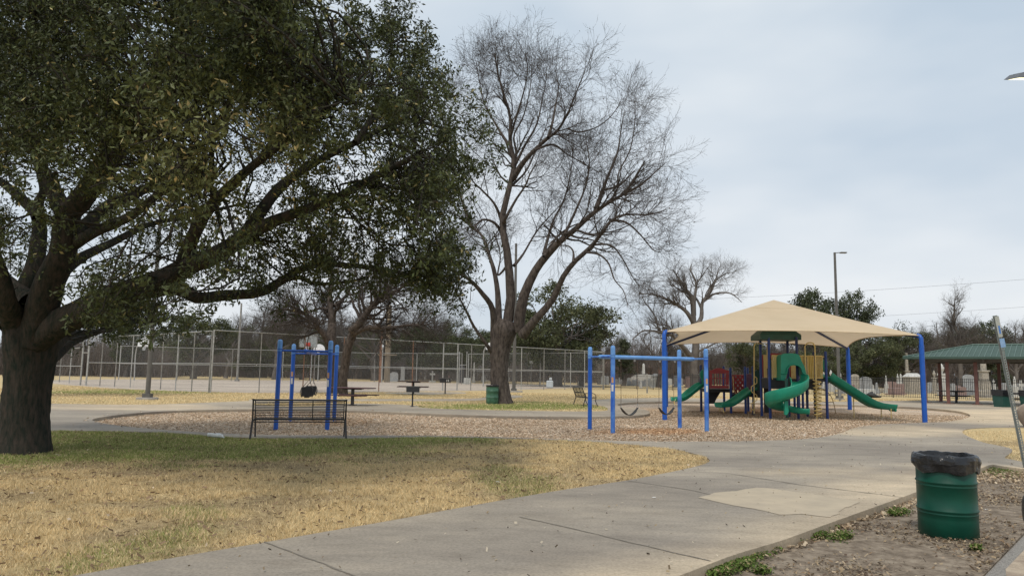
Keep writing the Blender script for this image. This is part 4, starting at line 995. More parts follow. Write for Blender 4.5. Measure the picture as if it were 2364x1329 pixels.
T, ang, mid, hl = swingset('sunbleached blue swing set with two black belt swings in front of the shade canopy', (2.70, 22.2), (5.72, 23.42), faded=True)
def to_w(ang, mid, p): return mid+Matrix.Rotation(ang, 3, 'Z') @ Vector(p)
def belt_swing(xc, label, gap=.56, low=.40, tw=0):
    t = thing('belt_swing', label, 'swing', tuple(to_w(ang, mid, (xc, 0, 0))), ang+tw, 'belt swings of the front swing set')
    s = MB(); n = 14; top, bot = .62, low
    vs = []
    for i in range(n+1):
        u = -1+2*i/n; x = u*gap*.5; z = bot+(top-bot)*abs(u)**1.9; wd = .075 if abs(u) < .85 else .05
        dx = .012
        vs += [(x, -wd, z), (x, wd, z), (x, wd, z-.018), (x, -wd, z-.018)]
    fs = []
    for i in range(n):
        for k in range(4): fs.append((i*4+k, i*4+(k+1) % 4, (i+1)*4+(k+1) % 4, (i+1)*4+k))
    fs += [(0, 3, 2, 1), (n*4, n*4+1, n*4+2, n*4+3)]
    s.add(vs, fs).build('seat', m_rubber, t)
    for sx in (-1, 1):
        x = sx*gap*.5; c = MB(); L_ = 2.05-.73
        for i in range(int(L_/.048)):
            z = .73+i*.048+.024; r = .011
            pts = [(x+(r*math.cos(a) if i % 2 else 0), (0 if i % 2 else r*math.cos(a)), z+.027*math.sin(a)) for a in [k*math.pi/3 for k in range(6)]]
            c.tube(pts, .0042, 4, closed=True)
        c.build('chain', m_chain, t)
        MB().tube([(x-.0, -.055, top-.01), (x, 0, .745), (x, .055, top-.01)], .006, 5).tube([(x, -.055, top-.01), (x, .055, top-.01)], .006, 5).build('triangle_link', m_galv, t)
    return t
belt_swing(-.66, 'left belt swing, hanging clear of the blue canopy post', .58)
belt_swing(.66, 'right belt swing, hanging beside the blue canopy post', .56, .41, .06)

Tb, ang, mid, hl = swingset('royal blue swing set with two black bucket swings behind the black bench', (-5.86, 21.15), (-6.52, 24.75), buckets=True)
def bucket(xc, label):
    t = thing('bucket_swing', label, 'swing', tuple(to_w(ang, mid, (xc, 0, 0))), ang, 'bucket swings of the left swing set')
    b = MB(); z0, z1 = .50, .80; t.location.z += .28
    # tub with a high back and front, and leg holes left open at the sides
    b.box((0, 0, z0), (.20, .16, .03), bev=.01)
    b.box((-.12, 0, .66), (.022, .30, .28), bev=.01).box((.12, 0, .70), (.022, .30, .20), bev=.01)
    b.box((.10, 0, .56), (.05, .07, .12), bev=.01).box((-.10, 0, .56), (.05, .09, .12), bev=.01)
    for sy in (-1, 1): b.box((0, sy*.15, .74), (.24, .02, .11), bev=.008)
    b.build('seat', m_rubber, t)
    for sy in (-1, 1): MB().tube([(-.12, sy*.155, .78), (-.15, sy*.19, .64), (-.06, sy*.15, .50), (.06, sy*.15, .50), (.15, sy*.19, .64), (.12, sy*.155, .78)], .009, 5).build('leg_loop', m_rubber, t)
    for sy in (-1, 1): MB().box((.134, sy*.10, .70), (.006, .035, .07)).build('strap', m_white, t)
    for sx in (-1, 1):
        MB().tube([(sx*.11, -.13, .80), (0, -.05*1, 1.02), (sx*.11, .13, .80)], .006, 5).build('chain_yoke', m_chain, t)
    for sy in (-1, 1):
        c = MB()
        for i in range(17):
            z = 1.02+i*.048+.0; r = .010
            pts = [((r*math.cos(a) if i % 2 else 0), sy*.05+(0 if i % 2 else r*math.cos(a)), z+.027*math.sin(a)) for a in [k*math.pi/3 for k in range(6)]]
            c.tube(pts, .005, 4, closed=True)
        c.build('chain', m_chain, t)
bucket(-.62, 'nearer of the two black bucket swings, on the left'); bucket(.75, 'farther of the two black bucket swings, on the right')

# ---------------------------------------------------------------- benches
def slat_bench():
    o = G(690, 1013.5); T = thing('park_bench', 'long black slatted metal bench seen from behind at the edge of the lawn', 'bench', tuple(o), R(13))
    W = 2.06
    for sx in (-1, 1):
        x = sx*W/2; b = MB()
        b.bar((x+sx*.03, -.14, -.02), (x, -.04, .44), .035, .035).bar((x, -.04, .44), (x, -.12, .90), .035, .035)
        b.box((x, -.12, .905), (.05, .05, .03), bev=.006)
        b.build('rear_leg', m_blackm, T)
        b = MB(); b.bar((x-sx*.02, .50, -.02), (x-sx*.01, .44, .42), .03, .03).bar((x, -.04, .43), (x, .46, .43), .035, .03)
        b.build('front_leg', m_blackm, T)
        b = MB(); b.bar((x, -.08, .66), (x, .42, .64), .04, .025).bar((x, .42, .64), (x, .44, .43), .03, .03); b.build('armrest', m_blackm, T)
    b = MB(); b.tube([(-W/2, -.12, .895), (W/2, -.12, .895)], .021, 8).build('top_rail', m_blackm, T)
    b = MB(); n = 11
    for i in range(n):
        z = .478+i*.0372; y = -.045-(z-.44)*.163; b.box((0, y, z), (W-.08, .012, .021))
    for x in (-W/2+.045, .28, W/2-.045): b.bar((x, -.052, .43), (x, -.13, .88), .022, .008)
    b.build('backrest', m_blackm, T)
    b = MB()
    for i in range(14): y = -.02+i*.035; z = .455-.02*math.sin(i/13*math.pi); b.tube([(-W/2+.03, y, z), (W/2-.03, y, z)], .0085, 6)
    b.tube([(-W/2, -.04, .40), (W/2, -.04, .40)], .014, 6).tube([(-W/2, .46, .42), (W/2, .46, .42)], .016, 6)
    for x in (-W/2+.045, .28, W/2-.045): b.bar((x, -.03, .44), (x, .46, .44), .022, .008)
    b.build('seat', m_blackm, T)
slat_bench()
def mesh_mat(name, sp, w_, col, rough=.6, diag=False):
    m = bpy.data.materials.new(name); m.use_nodes = True; t = m.node_tree; N = t.nodes; l = t.links.new; b = N['Principled BSDF']; b.inputs['Base Color'].default_value = (*col, 1); b.inputs['Roughness'].default_value = rough
    uv = N.new('ShaderNodeUVMap'); uv.uv_map = 'uv'; sp_ = N.new('ShaderNodeSeparateXYZ'); l(uv.outputs[0], sp_.inputs[0])
    def M(op, a, b_=None):
        n = N.new('ShaderNodeMath'); n.operation = op
        if hasattr(a, 'links') or hasattr(a, 'is_linked'): l(a, n.inputs[0])
        else: n.inputs[0].default_value = a
        if b_ is not None:
            if hasattr(b_, 'is_linked'): l(b_, n.inputs[1])
            else: n.inputs[1].default_value = b_
        return n.outputs[0]
    u, v = sp_.outputs[0], sp_.outputs[1]
    if diag: u, v = M('ADD', u, v), M('SUBTRACT', u, v)
    a = M('LESS_THAN', M('FRACT', M('DIVIDE', u, sp)), w_); c = M('LESS_THAN', M('FRACT', M('DIVIDE', v, sp)), w_)
    f = M('MAXIMUM', a, c); tr = N.new('ShaderNodeBsdfTransparent'); ms = N.new('ShaderNodeMixShader'); l(f, ms.inputs[0]); l(tr.outputs[0], ms.inputs[1]); l(b.outputs[0], ms.inputs[2]); l(ms.outputs[0], N['Material Output'].inputs[0])
    return m
m_link = mesh_mat('chain_link_wire', .071, .055, (.20, .20, .195), diag=True)
m_exp = mesh_mat('expanded_metal', .03, .38, (.03, .03, .03))
def uvquads(name, quads, m, parent, off=(0, 0, 0)):    # quads: four points each, uv in metres
    me = bpy.data.meshes.new(name); vs = []; fs = []; uvs = []
    off = Vector(off)
    for q in quads:
        q = [Vector(p) for p in q]; n = len(vs); vs += [p-off for p in q]; fs.append((n, n+1, n+2, n+3)); w_ = (q[1]-q[0]).length; h = (q[3]-q[0]).length; uvs += [(0, 0), (w_, 0), (w_, h), (0, h)]
    me.from_pydata(vs, [], fs); me.materials.append(m); u = me.uv_layers.new(name='uv')
    u.data.foreach_set('uv', [c for p in uvs for c in p]); me.update()
    o = bpy.data.objects.new(name, me); C.objects.link(o); o.parent = parent; return o
def mesh_bench():
    o = GD(1344, 38.0); T = thing('park_bench', 'black bench with a woven mesh back standing on green grass beyond the pit', 'bench', tuple(o), math.atan2(-1.55, .36))
    W = 1.55      # local x: along the bench (towards the camera), local y: the way it faces (+x of the world)
    for sx in (-1, 1):
        x = sx*W/2; b = MB()
        b.tube([(x, -.16, 0), (x, -.02, .42), (x, -.20, .92)], .024, 6)
        b.tube([(x, .62, 0), (x, .50, .25), (x, .52, .45), (x, .50, .58), (x, .36, .65), (x, -.06, .64)], .02, 6); b.build('leg', m_blackm, T)
        MB().tube([(x, -.02, .42), (x, .50, .43)], .02, 6).build('armrest', m_blackm, T)
    b = MB(); q = []
    for z0, y0, z1, y1 in ((.44, -.03, .92, -.20),):
        for i in range(4): x = -W/2+W*i/3; b.tube([(x, y0, z0), (x, y1, z1)], .012, 5)
        for t in (0, .5, 1): b.tube([(-W/2, y0+(y1-y0)*t, z0+(z1-z0)*t), (W/2, y0+(y1-y0)*t, z0+(z1-z0)*t)], .016, 5)
    bk = b.build('backrest', m_blackm, T)
    uvquads('back_mesh', [[(-W/2, -.03, .44), (W/2, -.03, .44), (W/2, -.20, .92), (-W/2, -.20, .92)]], m_exp, bk)
    b = MB()
    for i in range(4): x = -W/2+W*i/3; b.tube([(x, -.02, .42), (x, .48, .43)], .012, 5)
    for y in (-.02, .23, .48): b.tube([(-W/2, y, .42), (W/2, y, .42)], .014, 5)
    st = b.build('seat', m_blackm, T); uvquads('seat_mesh', [[(-W/2, -.02, .425), (W/2, -.02, .425), (W/2, .48, .425), (-W/2, .48, .425)]], m_exp, st)
mesh_bench()

# ---------------------------------------------------------------- tables and grills
def table(px, D, label, mt, s=1.0, rz=0, L_=1.85, z=0):
    T = thing('picnic_table', label, 'picnic table', (GD(px, D).x, D, z), rz, 'picnic tables'); T.scale = (s,)*3
    MB().box((0, 0, .74), (L_, .76, .05), bev=.02).build('tabletop', mt, T)
    for sy in (-1, 1): MB().box((0, sy*.62, .44), (L_, .27, .045), bev=.015).build('seat', mt, T)
    MB().box((0, 0, .36), (.11, .11, .76)).box((0, 0, .02), (.3, .3, .02)).build('pedestal', m_blackm, T)
    b = MB()
    for sx in (-.35, .35): b.bar((sx, -.62, .405), (sx, .62, .405), .05, .03).bar((sx, -.3, .70), (sx, .3, .70), .05, .03)
    b.box((0, 0, .40), (.8, .08, .04)).box((0, 0, .69), (.8, .08, .04)).build('support_arm', m_blackm, T)
    return T
table(822, 33.9, 'maroon picnic table on the concrete pad right of the bucket swings', m_brownm, 1.05, R(-14), z=.02)
table(960, 51.0, 'farther maroon picnic table standing behind the nearer charcoal grill', m_brownm, 1.2, R(4), 1.75, z=.02)
table(2202, 51.8, 'black picnic table under the green pavilion roof between the columns', m_blackm, 1.12, R(-12), 2.0, z=.02)
table(2352, 46.8, 'black picnic table under the pavilion behind the leaning post', m_blackm, 1.12, R(-12), 2.0, z=.02)
def grill(px, D, label, s=1.0, rz=0, slots=False):
    T = thing('charcoal_grill', label, 'grill', (GD(px, D).x, D, .02), rz, 'park grills'); T.scale = (s,)*3
    MB().lathe([(.035, 0), (.035, .62)], n=10).box((0, 0, .01), (.16, .16, .015)).build('post', m_blackm, T)
    b = MB(); b.box((0, 0, .625), (.54, .38, .012)).box((-.27, 0, .75), (.012, .38, .25)).box((.27, 0, .75), (.012, .38, .25)).box((0, .19, .75), (.54, .012, .25)).box((0, -.19, .73), (.54, .012, .2))
    b.build('firebox', m_blackm, T)
    g = MB()
    for i in range(12): g.tube([(-.25+i*.045, -.18, .85), (-.25+i*.045, .18, .85)], .005, 4)
    g.tube([(-.28, -.18, .86), (.28, -.18, .86)], .007, 4).tube([(.28, -.1, .80), (.34, -.1, .80), (.34, .1, .80), (.28, .1, .80)], .008, 5); g.build('grate', m_galvd, T)
    if slots:
        for x in (.12, .21): MB().box((x, -.199, .73), (.03, .004, .12)).build('vent_slot', m_paper, T)
grill(959, 33.6, 'black charcoal grill on a post in front of the maroon tables', 1.04, .2)
grill(1033, 53.5, 'black charcoal grill on a post beside the farther maroon table', 1.3, -.1, True)

# ---------------------------------------------------------------- barrels
def barrel_prof(r=.29, h=.86):
    p = [(r-.012, 0), (r, .012), (r, .2)]
    for zc in (.30, .60): p += [(r, zc-.045), (r+.004, zc-.04), (r, zc-.034), (r, zc-.016), (r+.010, zc-.005), (r+.010, zc+.005), (r, zc+.016)]
    p += [(r, h-.03), (r+.008, h-.012), (r+.008, h), (r-.008, h), (r-.012, h-.02), (r-.014, .35), (0, .35)]
    return p
def near_barrel():
    o = G(2190, 1236, -.08); T = thing('trash_barrel', 'dark green steel barrel with a black liner standing on the dirt verge', 'trash barrel', tuple(o), 0); T.scale = (.975, .975, .975)
    MB().lathe(barrel_prof(.298, .87), n=48, caps=False).build('drum', m_barrel, T)
    # liner folded over the rim: wrinkled skirt outside, slack inside
    V = []; F = []; n = 150; g = np.random.default_rng(3)
    ph = g.uniform(0, 6.28, 12)
    prof = [(-.012, -.30, 0), (-.02, -.16, .02), (-.022, -.05, .014), (-.006, .028, .006), (.012, .030, .008), (.030, .012, .012), (.038, -.02, .022), (.040, -.06, .032), (.034, -.085, .03), (.031, -.115, .026), (.027, -.140, .02), (.022, -.148, .016), (.013, -.142, .01)]
    for j, (dr, dz, am) in enumerate(prof):
        for i in range(n):
            a = 2*math.pi*i/n
            wv = sum(math.sin(a*f+ph[q]+j*.55*(1 if q % 2 else -1))*c_ for q, (f, c_) in enumerate(((4, .6), (7, .5), (11, .35), (17, .2), (29, .12))))
            wv2 = sum(math.sin(a*f+ph[q+6]+j*.9)*c_ for q, (f, c_) in enumerate(((5, .6), (11, .4), (19, .3))))
            r = .298+dr+am*wv*.36; z = .87+dz+(.007*wv2 if j > 2 else 0)
            if j >= 9: z += -.026*math.sin(a+2.4)-.018*math.sin(2*a+.5)+.014*math.sin(5*a)
            V.append((r*math.cos(a), r*math.sin(a), z))
    for j in range(len(prof)-1):
        for i in range(n): F.append((j*n+i, j*n+(i+1) % n, (j+1)*n+(i+1) % n, (j+1)*n+i))
    b = MB(); b.add(V, F, False); bo = b.build('bin_liner', m_bag, T)
    # liner bottom hanging inside
    b = MB(); b.lathe([(.286, .575), (.24, .53), (.15, .50), (.0, .48)], n=30, caps=False); b.build('liner_bottom', m_bag, bo)
near_barrel()
def old_barrel():
    o = GD(1141, 38.3); T = thing('trash_barrel', 'faded green steel barrel standing against the trunk of the bare centre tree', 'trash barrel', tuple(o), 0); T.scale = (1.1, 1.1, 1.1)
    MB().lathe(barrel_prof(.29, .84), n=28, caps=False).build('drum', m_barrelo, T)
    MB().lathe([(.2, .80), (.296, .79), (.305, .83), (.303, .865), (.285, .87), (.27, .80)], n=28, caps=False).build('bin_liner', m_bag, T)
old_barrel()
def sq_bin(px, D, label, w_=.75, h=1.02):
    T = thing('trash_bin', label, 'trash bin', (GD(px, D).x, D, .02), .3, 'square bins under the pavilion')
    b = MB(); b.add([(-w_*.42, -w_*.42, 0), (w_*.42, -w_*.42, 0), (w_*.42, w_*.42, 0), (-w_*.42, w_*.42, 0), (-w_/2, -w_/2, h), (w_/2, -w_/2, h), (w_/2, w_/2, h), (-w_/2, w_/2, h)], [(3, 2, 1, 0), (0, 1, 5, 4), (1, 2, 6, 5), (2, 3, 7, 6), (3, 0, 4, 7), (4, 5, 6, 7)])
    b.build('body', m_dgreen, T); c = MB(); 
    w2 = w_*1.04; c.add([(-w2/2, -w2/2, h*.66), (w2/2, -w2/2, h*.62), (w2/2, w2/2, h*.66), (-w2/2, w2/2, h*.68), (-w2/2, -w2/2, h+.02), (w2/2, -w2/2, h+.01), (w2/2, w2/2, h+.02), (-w2/2, w2/2, h+.03)], [(0, 1, 5, 4), (1, 2, 6, 5), (2, 3, 7, 6), (3, 0, 4, 7), (4, 5, 6, 7)])
    c.build('bin_liner', m_bag, T)
sq_bin(2307, 45.6, 'green bin with a black liner beside the pavilion column left of the leaning post')
sq_bin(2370, 44.6, 'black lined bin at the right edge of the photo under the pavilion')

# ---------------------------------------------------------------- shade canopy
def canopy():
    c4 = [Vector(q) for q in ((5.87, 28.4, 0), (15.6, 28.15, 0), (18.45, 40.6, 0), (8.56, 41.0, 0))]
    ctr = sum(c4, Vector())/4; T = thing('shade_canopy', 'large tan fabric shade canopy on four blue posts over the play structure', 'canopy', tuple(ctr)); WORLD[0] = True
    H = 3.27; pk = Vector((ctr.x, ctr.y, 5.32))
    pk = P(1786, 692, ctr.y)
    for i, c in enumerate(c4):
        r = .085 if i < 2 else .10; MB().tube([(c.x, c.y, -.15), (c.x, c.y, H-.38)], r*1.08, 18).build('post', m_blue, T)
        d = (pk-Vector((c.x, c.y, H))); dh = Vector((d.x, d.y, 0)).normalized()
        MB().tube([(c.x, c.y, H-.40), (c.x, c.y, H-.12), Vector((c.x, c.y, H-.03))+dh*.05, Vector((c.x, c.y, H+.0))+dh*.14], r*.92, 14).build('elbow', m_blue, T)
        a = Vector((c.x, c.y, H-.06))+dh*.08; b = pk-Vector((0, 0, .28))
        MB().tube([a, a.lerp(b, .5)-Vector((0, 0, .04)), b], .06, 12).build('rafter', m_navy, T)
    MB().lathe([(.05, -.35), (.14, -.33), (.14, -.12), (.04, -.1)], tuple(pk), 14).build('peak_hub', m_navy, T)
    V = []; F = []; n, k = 30, 16
    for e in range(4):
        A = c4[e].copy(); B = c4[(e+1) % 4].copy(); A.z = B.z = H; mid_ = (A+B)/2; inn = (ctr-mid_); inn.z = 0; inn.normalize()
        base = len(V)
        for j in range(k+1):
            s = j/k
            for i in range(n+1):
                t = i/n; bow = math.sin(math.pi*t); ed = A.lerp(B, t)+inn*(.62 if e != 0 else .30)*bow**.9+Vector((0, 0, (.13 if e == 0 else .20)*bow))
                p = ed.lerp(pk, s); p.z -= .13*math.sin(math.pi*s)*(.3+.7*bow); V.append(p)
        for j in range(k):
            for i in range(n): q = base+j*(n+1)+i; F.append((q, q+1, q+n+2, q+n+1))
    b = MB(); b.add(V, F, True); o = b.build('fabric_roof', m_fab, T)
    sm = MB()       # stitched seams and the hem
    for e in range(4):
        base = e*(n+1)*(k+1)
        sm.tube([V[base+i]-Vector((0, 0, .012)) for i in range(n+1)], .016, 5)
        sm.tube([V[base+12*(n+1)+i]+Vector((0, 0, .004)) for i in range(n+1)], .008, 4)
    so_ = sm.build('hem_seam', mat('hem_fabric', (.60, .50, .35), rough=.9), o) if False else None
    sm2 = MB(); inv = Matrix.Translation(-ctr)
    sm2.v = [tuple(inv @ Vector(v)) for v in sm.v]; sm2.f = sm.f; sm2.sm = sm.sm; WORLD[0] = False; sm2.build('hem_seam', mat('hem_fabric', (.56, .44, .28), rough=.9), o)
canopy()

# ---------------------------------------------------------------- play structure
def chute(b, path, width, wall, side=None, th=.035, lip=.03):
    path = [Vector(p) for p in path]; m = len(path); vs = []
    for i, p in enumerate(path):
        t = (path[min(i+1, m-1)]-path[max(i-1, 0)]).normalized(); s = side[i] if side else Vector((0, 0, 1)).cross(t).normalized()
        nrm = t.cross(s).normalized(); nrm = nrm if nrm.z > 0 else -nrm
        wl = wall[i] if hasattr(wall, '__len__') else wall
        h = width/2; prof = [(-h-lip, wl-.02), (-h-lip, wl+.012), (-h+.0, wl+.012), (-h+.03, .05), (-h+.09, 0), (h-.09, 0), (h-.03, .05), (h, wl+.012), (h+lip, wl+.012), (h+lip, wl-.02), (h+.006, .0), (h-.06, -th), (-h+.06, -th), (-h-.006, .0)]
        vs += [p+s*a+nrm*c for a, c in prof]
    k = 14; fs = []
    for i in range(m-1):
        for j in range(k): fs.append((i*k+j, i*k+(j+1) % k, (i+1)*k+(j+1) % k, (i+1)*k+j))
    fs += [tuple(range(k-1, -1, -1)), tuple(range((m-1)*k, m*k))]
    b.add(vs, fs, True)
    return b
def smoothpath(pts, n=5):
    o, _ = resamp([tuple(p) for p in pts], [1]*len(pts), (len(pts)-1)*n+1); return [Vector(q) for q in o]
m_brl = mat('tan_ladder_paint', (.36, .25, .12), (.28, .18, .09), scale=9, rough=.55)
def playset():
    base = Vector((11.3, 31.4, -.09))
    T = thing('play_structure', 'big playground structure with green slides, yellow rails and blue posts under the tan canopy', 'play structure', tuple(base)); WORLD[0] = True
    def X(px, D): return (px-CX)/FPX*D
    def post(px, D, top, m_=m_navy2, r=.057, z0=-.15, cap=True):
        x = X(px, D); zt = ZT(px, top, D); b = MB()
        b.lathe([(r, z0), (r, zt-.05)]+([(r*.9, zt-.02), (r*.55, zt), (0, zt+.008)] if cap else [(r, zt)]), (x, D, 0), 14)
        return b.build('post', m_, T)
    # tower posts up to the roof, then the others
    post(1776, 30.6, 778, m_navy2); post(1756.5, 32.3, 778, m_navy2); post(1840, 30.5, 778, m_navy); post(1819, 32.2, 778, m_navy)
    post(1906, 31.0, 811, m_navy2); post(1879, 33.6, 812, m_navy); post(1861, 32.4, 830, m_navy)
    post(1842, 34.6, 850, m_navy2, cap=False); post(1851, 35.5, 850, m_navy2, cap=False); post(1832, 35.0, 850, m_navy2, cap=False)
    post(1720, 34.0, 846); post(1726, 36.2, 848); post(1738, 33.2, 845, m_navy); post(1686.5, 34.2, 848); post(1671, 36.5, 845); post(1618.5, 35.3, 842, m_navy); post(1634, 34.0, 846, m_navy)
    # roof
    D = 31.4; x0, x1 = X(1751, 30.5), X(1846, 30.5); cx_ = (x0+x1)/2+.12; ze = ZT(1798, 784, 30.6); w2 = (x1-x0)/2
    rv = []; 
    def ring(h, z): return [(cx_-h+.0, D-h, z), (cx_+h, D-h, z), (cx_+h+.15, D+h, z), (cx_-h+.15, D+h, z)]
    V = ring(w2, ze)+ring(w2, ze+.20)+ring(w2*.70, ze+.46)+ring(w2*.1, ze+.62)+ring(w2-.05, ze)
    F = [(0, 1, 5, 4), (1, 2, 6, 5), (2, 3, 7, 6), (3, 0, 4, 7), (4, 5, 9, 8), (5, 6, 10, 9), (6, 7, 11, 10), (7, 4, 8, 11), (8, 9, 13, 12), (9, 10, 14, 13), (10, 11, 15, 14), (11, 8, 12, 15), (12, 13, 14, 15), (16, 17, 1, 0), (17, 18, 2, 1), (18, 19, 3, 2), (19, 16, 0, 3), (19, 18, 17, 16)]
    b = MB(); b.add(V, F)
    for i in range(5):      # raised ribs of the moulded roof
        z = ze+.24+i*.05; h = w2-(z-ze-.20)/.26*w2*.30+.008; r4 = ring(h, z); b.tube(r4+[r4[0]], .012, 4)
    b.build('roof', m_dgreen, T)
    # decks
    zd = ZT(1790, 873, 31)
    def deck(pts, z, th=.06, skirt=0, nm='deck'):
        b = MB(); b.prism([(x, y, z) for x, y in pts], (0, 0, -th)); 
        if skirt: b.prism([(x, y, z-th-.003) for x, y in pts], (0, 0, -skirt))
        return b.build(nm, m_black, T)
    deck([(X(1776, 30.6), 30.6), (X(1840, 30.5), 30.5), (X(1819, 32.2)+.05, 32.3), (X(1756.5, 32.3), 32.3)], zd, .06, .36)
    deck([(X(1840, 30.5)+.06, 30.7), (X(1906, 31.0), 31.0), (X(1879, 33.6)+.35, 33.6), (X(1830, 33.4), 33.6)], zd-.004, .10, .0)
    MB().box((X(1862, 31), 31.35, zd-.27), (1.25, .05, .33)).build('deck_skirt', m_black, T)
    deck([(X(1634, 34.0), 34.0), (X(1686, 34.2), 34.2), (X(1671, 36.5)+.3, 36.5), (X(1618, 35.3), 35.4)], ZT(1660, 897, 34), .05, .10)
    deck([(X(1686, 34.2)+.06, 34.3), (X(1722, 34.0), 34.1), (X(1726, 36.2), 36.2), (X(1690, 36.2), 36.3)], ZT(1700, 908, 34.5), .05, .08)
    deck([(X(1722, 34.0)+.07, 33.9), (X(1757, 32.5), 32.6), (X(1757, 34), 34.2), (X(1730, 36), 36.0)], ZT(1740, 900, 33.5), .05, .25)
    MB().box((X(1767, 32.4), 32.35, .62), (.22, .05, 1.1)).build('crawl_panel', m_black, T)
    # dark sloping panel below the left deck
    b = MB(); b.prism([P(1637, 899, 34.6), P(1667, 899, 34.6), P(1654, 920, 34.6), P(1649, 931, 34.6), P(1637, 931, 34.6)], (.1, .9, 0)); b.build('climbing_ramp', m_black, T)
    # yellow barrier of upright bars
    def rails(pxa, Da, pxb, Db, top, bot, n, m_=m_yel, nm='guard_rail', r=.016):
        b = MB(); a0, a1 = P(pxa, top, Da), P(pxa, bot, Da); zt, zb = a0.z, a1.z; A = Vector((a0.x, Da, 0)); B = Vector((X(pxb, Db), Db, 0))
        for z in (zt, zb): b.tube([A+Vector((0, 0, z)), B+Vector((0, 0, z))], r*1.25, 6)
        for i in range(n+1): p = A.lerp(B, i/n); b.tube([p+Vector((0, 0, zb-(.10 if i == 0 else 0))), p+Vector((0, 0, zt))], r, 6)
        return b.build(nm, m_, T)
    rails(1782, 30.55, 1801, 30.5, 820, 870, 8)
    rails(1846, 30.75, 1864, 30.8, 821, 872, 5); rails(1866, 30.9, 1878, 30.9, 821, 872, 3)
    rails(1884, 30.95, 1898, 31.0, 821, 872, 5, r=.016)
    MB().tube([P(1898, 823, 31), P(1905, 823, 31)], .018, 6).build('rail_bracket', m_yel, T)
    # panels at the rear of the tower
    b = MB(); b.box((X(1762, 33.2), 33.2, ZT(1762, 845, 33.2)), (.09, .04, 1.0)).build('rear_panel', m_red, T)
    MB().box((X(1766.5, 33), 33.0, ZT(1766, 845, 33)), (.13, .03, 1.0)).build('rear_panel', m_yel, T)
    MB().box((X(1789, 33.6), 33.6, ZT(1789, 822, 33.6)), (.65, .05, .25), bev=.02).build('rear_panel', m_red, T)
    MB().box((X(1822, 33.6), 33.6, ZT(1822, 848, 33.6)), (.18, .05, 1.1)).build('rear_panel', m_red, T)
    b = MB(); b.box((X(1833, 33.4), 33.4, ZT(1830, 848, 33.4)), (.28, .05, 1.05)).build('rear_panel', m_yel, T)
    MB().box((X(1871, 33.5), 33.5, ZT(1870, 848, 33.5)), (.26, .05, 1.05)).build('rear_panel', m_yel2, T)
    MB().box((X(1851, 33.5), 33.5, ZT(1851, 846, 33.5)), (.14, .05, 1.0)).build('rear_panel', m_yel2, T)
    MB().box((X(1791, 32.6), 32.6, ZT(1791, 829, 32.6)), (.26, .03, .16), bev=.01).build('notice_plate', m_paper, T)
    # hood of the spiral slide: a thick moulded arch
    D = 30.0
    out_ = [(1803, 822), (1805, 818), (1812, 815.5), (1826, 815), (1838, 816), (1845, 819), (1848, 825), (1851, 834), (1857, 845), (1860, 855), (1862, 865), (1860, 867), (1854, 867), (1852, 853), (1848, 846), (1841, 841.5), (1831, 840.5), (1823, 843), (1818, 848), (1816, 856), (1816, 866), (1812, 878), (1803, 877)]
    b = MB(); b.prism([P(a, c, D) for a, c in out_], (.02, .09, 0))
    # roof shell and side walls running back to the deck
    sh = [(1803, 877), (1803, 822), (1805, 818), (1812, 815.5), (1826, 815), (1838, 816), (1845, 819), (1848, 825), (1851, 834), (1857, 845), (1860, 855), (1862, 866)]
    A = [P(a, c, D+.05) for a, c in sh]; Bk = [p+Vector((-.02, .75, -.03)) for p in A]; ins = [p+Vector((.0, 0, -.04)) for p in A]; insb = [p+Vector((-.02, .75, -.07)) for p in A]
    n = len(A); V = A+Bk+[p.lerp(P(1832, 870, D+.05), .06) for p in A]+[p.lerp(P(1832, 870, D+.8), .06) for p in Bk]
    F = []
    for i in range(n-1): F += [(i, i+1, n+i+1, n+i), (2*n+i, 3*n+i, 3*n+i+1, 2*n+i+1), (n+i, n+i+1, 3*n+i+1, 3*n+i)]
    b.add(V, F, True)
    hood = b.build('slide_hood', m_green, T)
    MB().tube([P(1802, 862, D-.03), P(1816, 862, D-.05)], .03, 6).tube([P(1816, 862, D-.05), P(1818, 850, D-.05), P(1824, 843, D-.05), P(1833, 841, D-.05), P(1843, 843, D-.05), P(1850, 849, D-.05), P(1853, 860, D-.05), P(1862, 866, D-.04)], .028, 6).build('hood_rim', m_green, T)
    # spiral slide
    cx_, cy_ = X(1814.5, 29.75), 29.75; rad = .50; path = []; side = []; walls = []
    prof = [(28, 1.44), (5, 1.36), (-20, 1.24), (-45, 1.11), (-70, .98), (-95, .86), (-120, .76), (-145, .67), (-170, .59), (-195, .51), (-220, .44), (-245, .37), (-265, .31)]
    for i in range(49):
        t = i/48*(len(prof)-1); k = min(int(t), len(prof)-2); f = t-k; a = R(prof[k][0]*(1-f)+prof[k+1][0]*f); z = prof[k][1]*(1-f)+prof[k+1][1]*f
        path.append(Vector((cx_+rad*math.cos(a), cy_+rad*math.sin(a), z))); side.append(Vector((math.cos(a), math.sin(a), 0)))
    vs = []; k = 14
    for i, (p, s) in enumerate(zip(path, side)):
        wi = .62; ow = .40 if i > 4 else .30; h = wi/2; up_ = Vector((0, 0, 1))
        pr = [(-h-.02, .16), (-h-.02, .19), (-h+.02, .19), (-h+.03, .05), (-h+.10, .0), (h-.16, .0), (h-.05, .08), (h-.005, ow), (h+.03, ow+.02), (h+.045, ow-.02), (h+.02, .05), (h-.08, -.07), (-h+.06, -.06), (-h-.01, .0)]
        vs += [p+s*a+up_*c for a, c in pr]
    fs = [(i*k+j, i*k+(j+1) % k, (i+1)*k+(j+1) % k, (i+1)*k+j) for i in range(48) for j in range(k)]+[tuple(range(k-1, -1, -1)), tuple(range(48*k, 49*k))]
    b = MB(); b.add(vs, fs, True)
    pe = path[-1]; te = (path[-1]-path[-2]); te.z = 0; te.normalize()
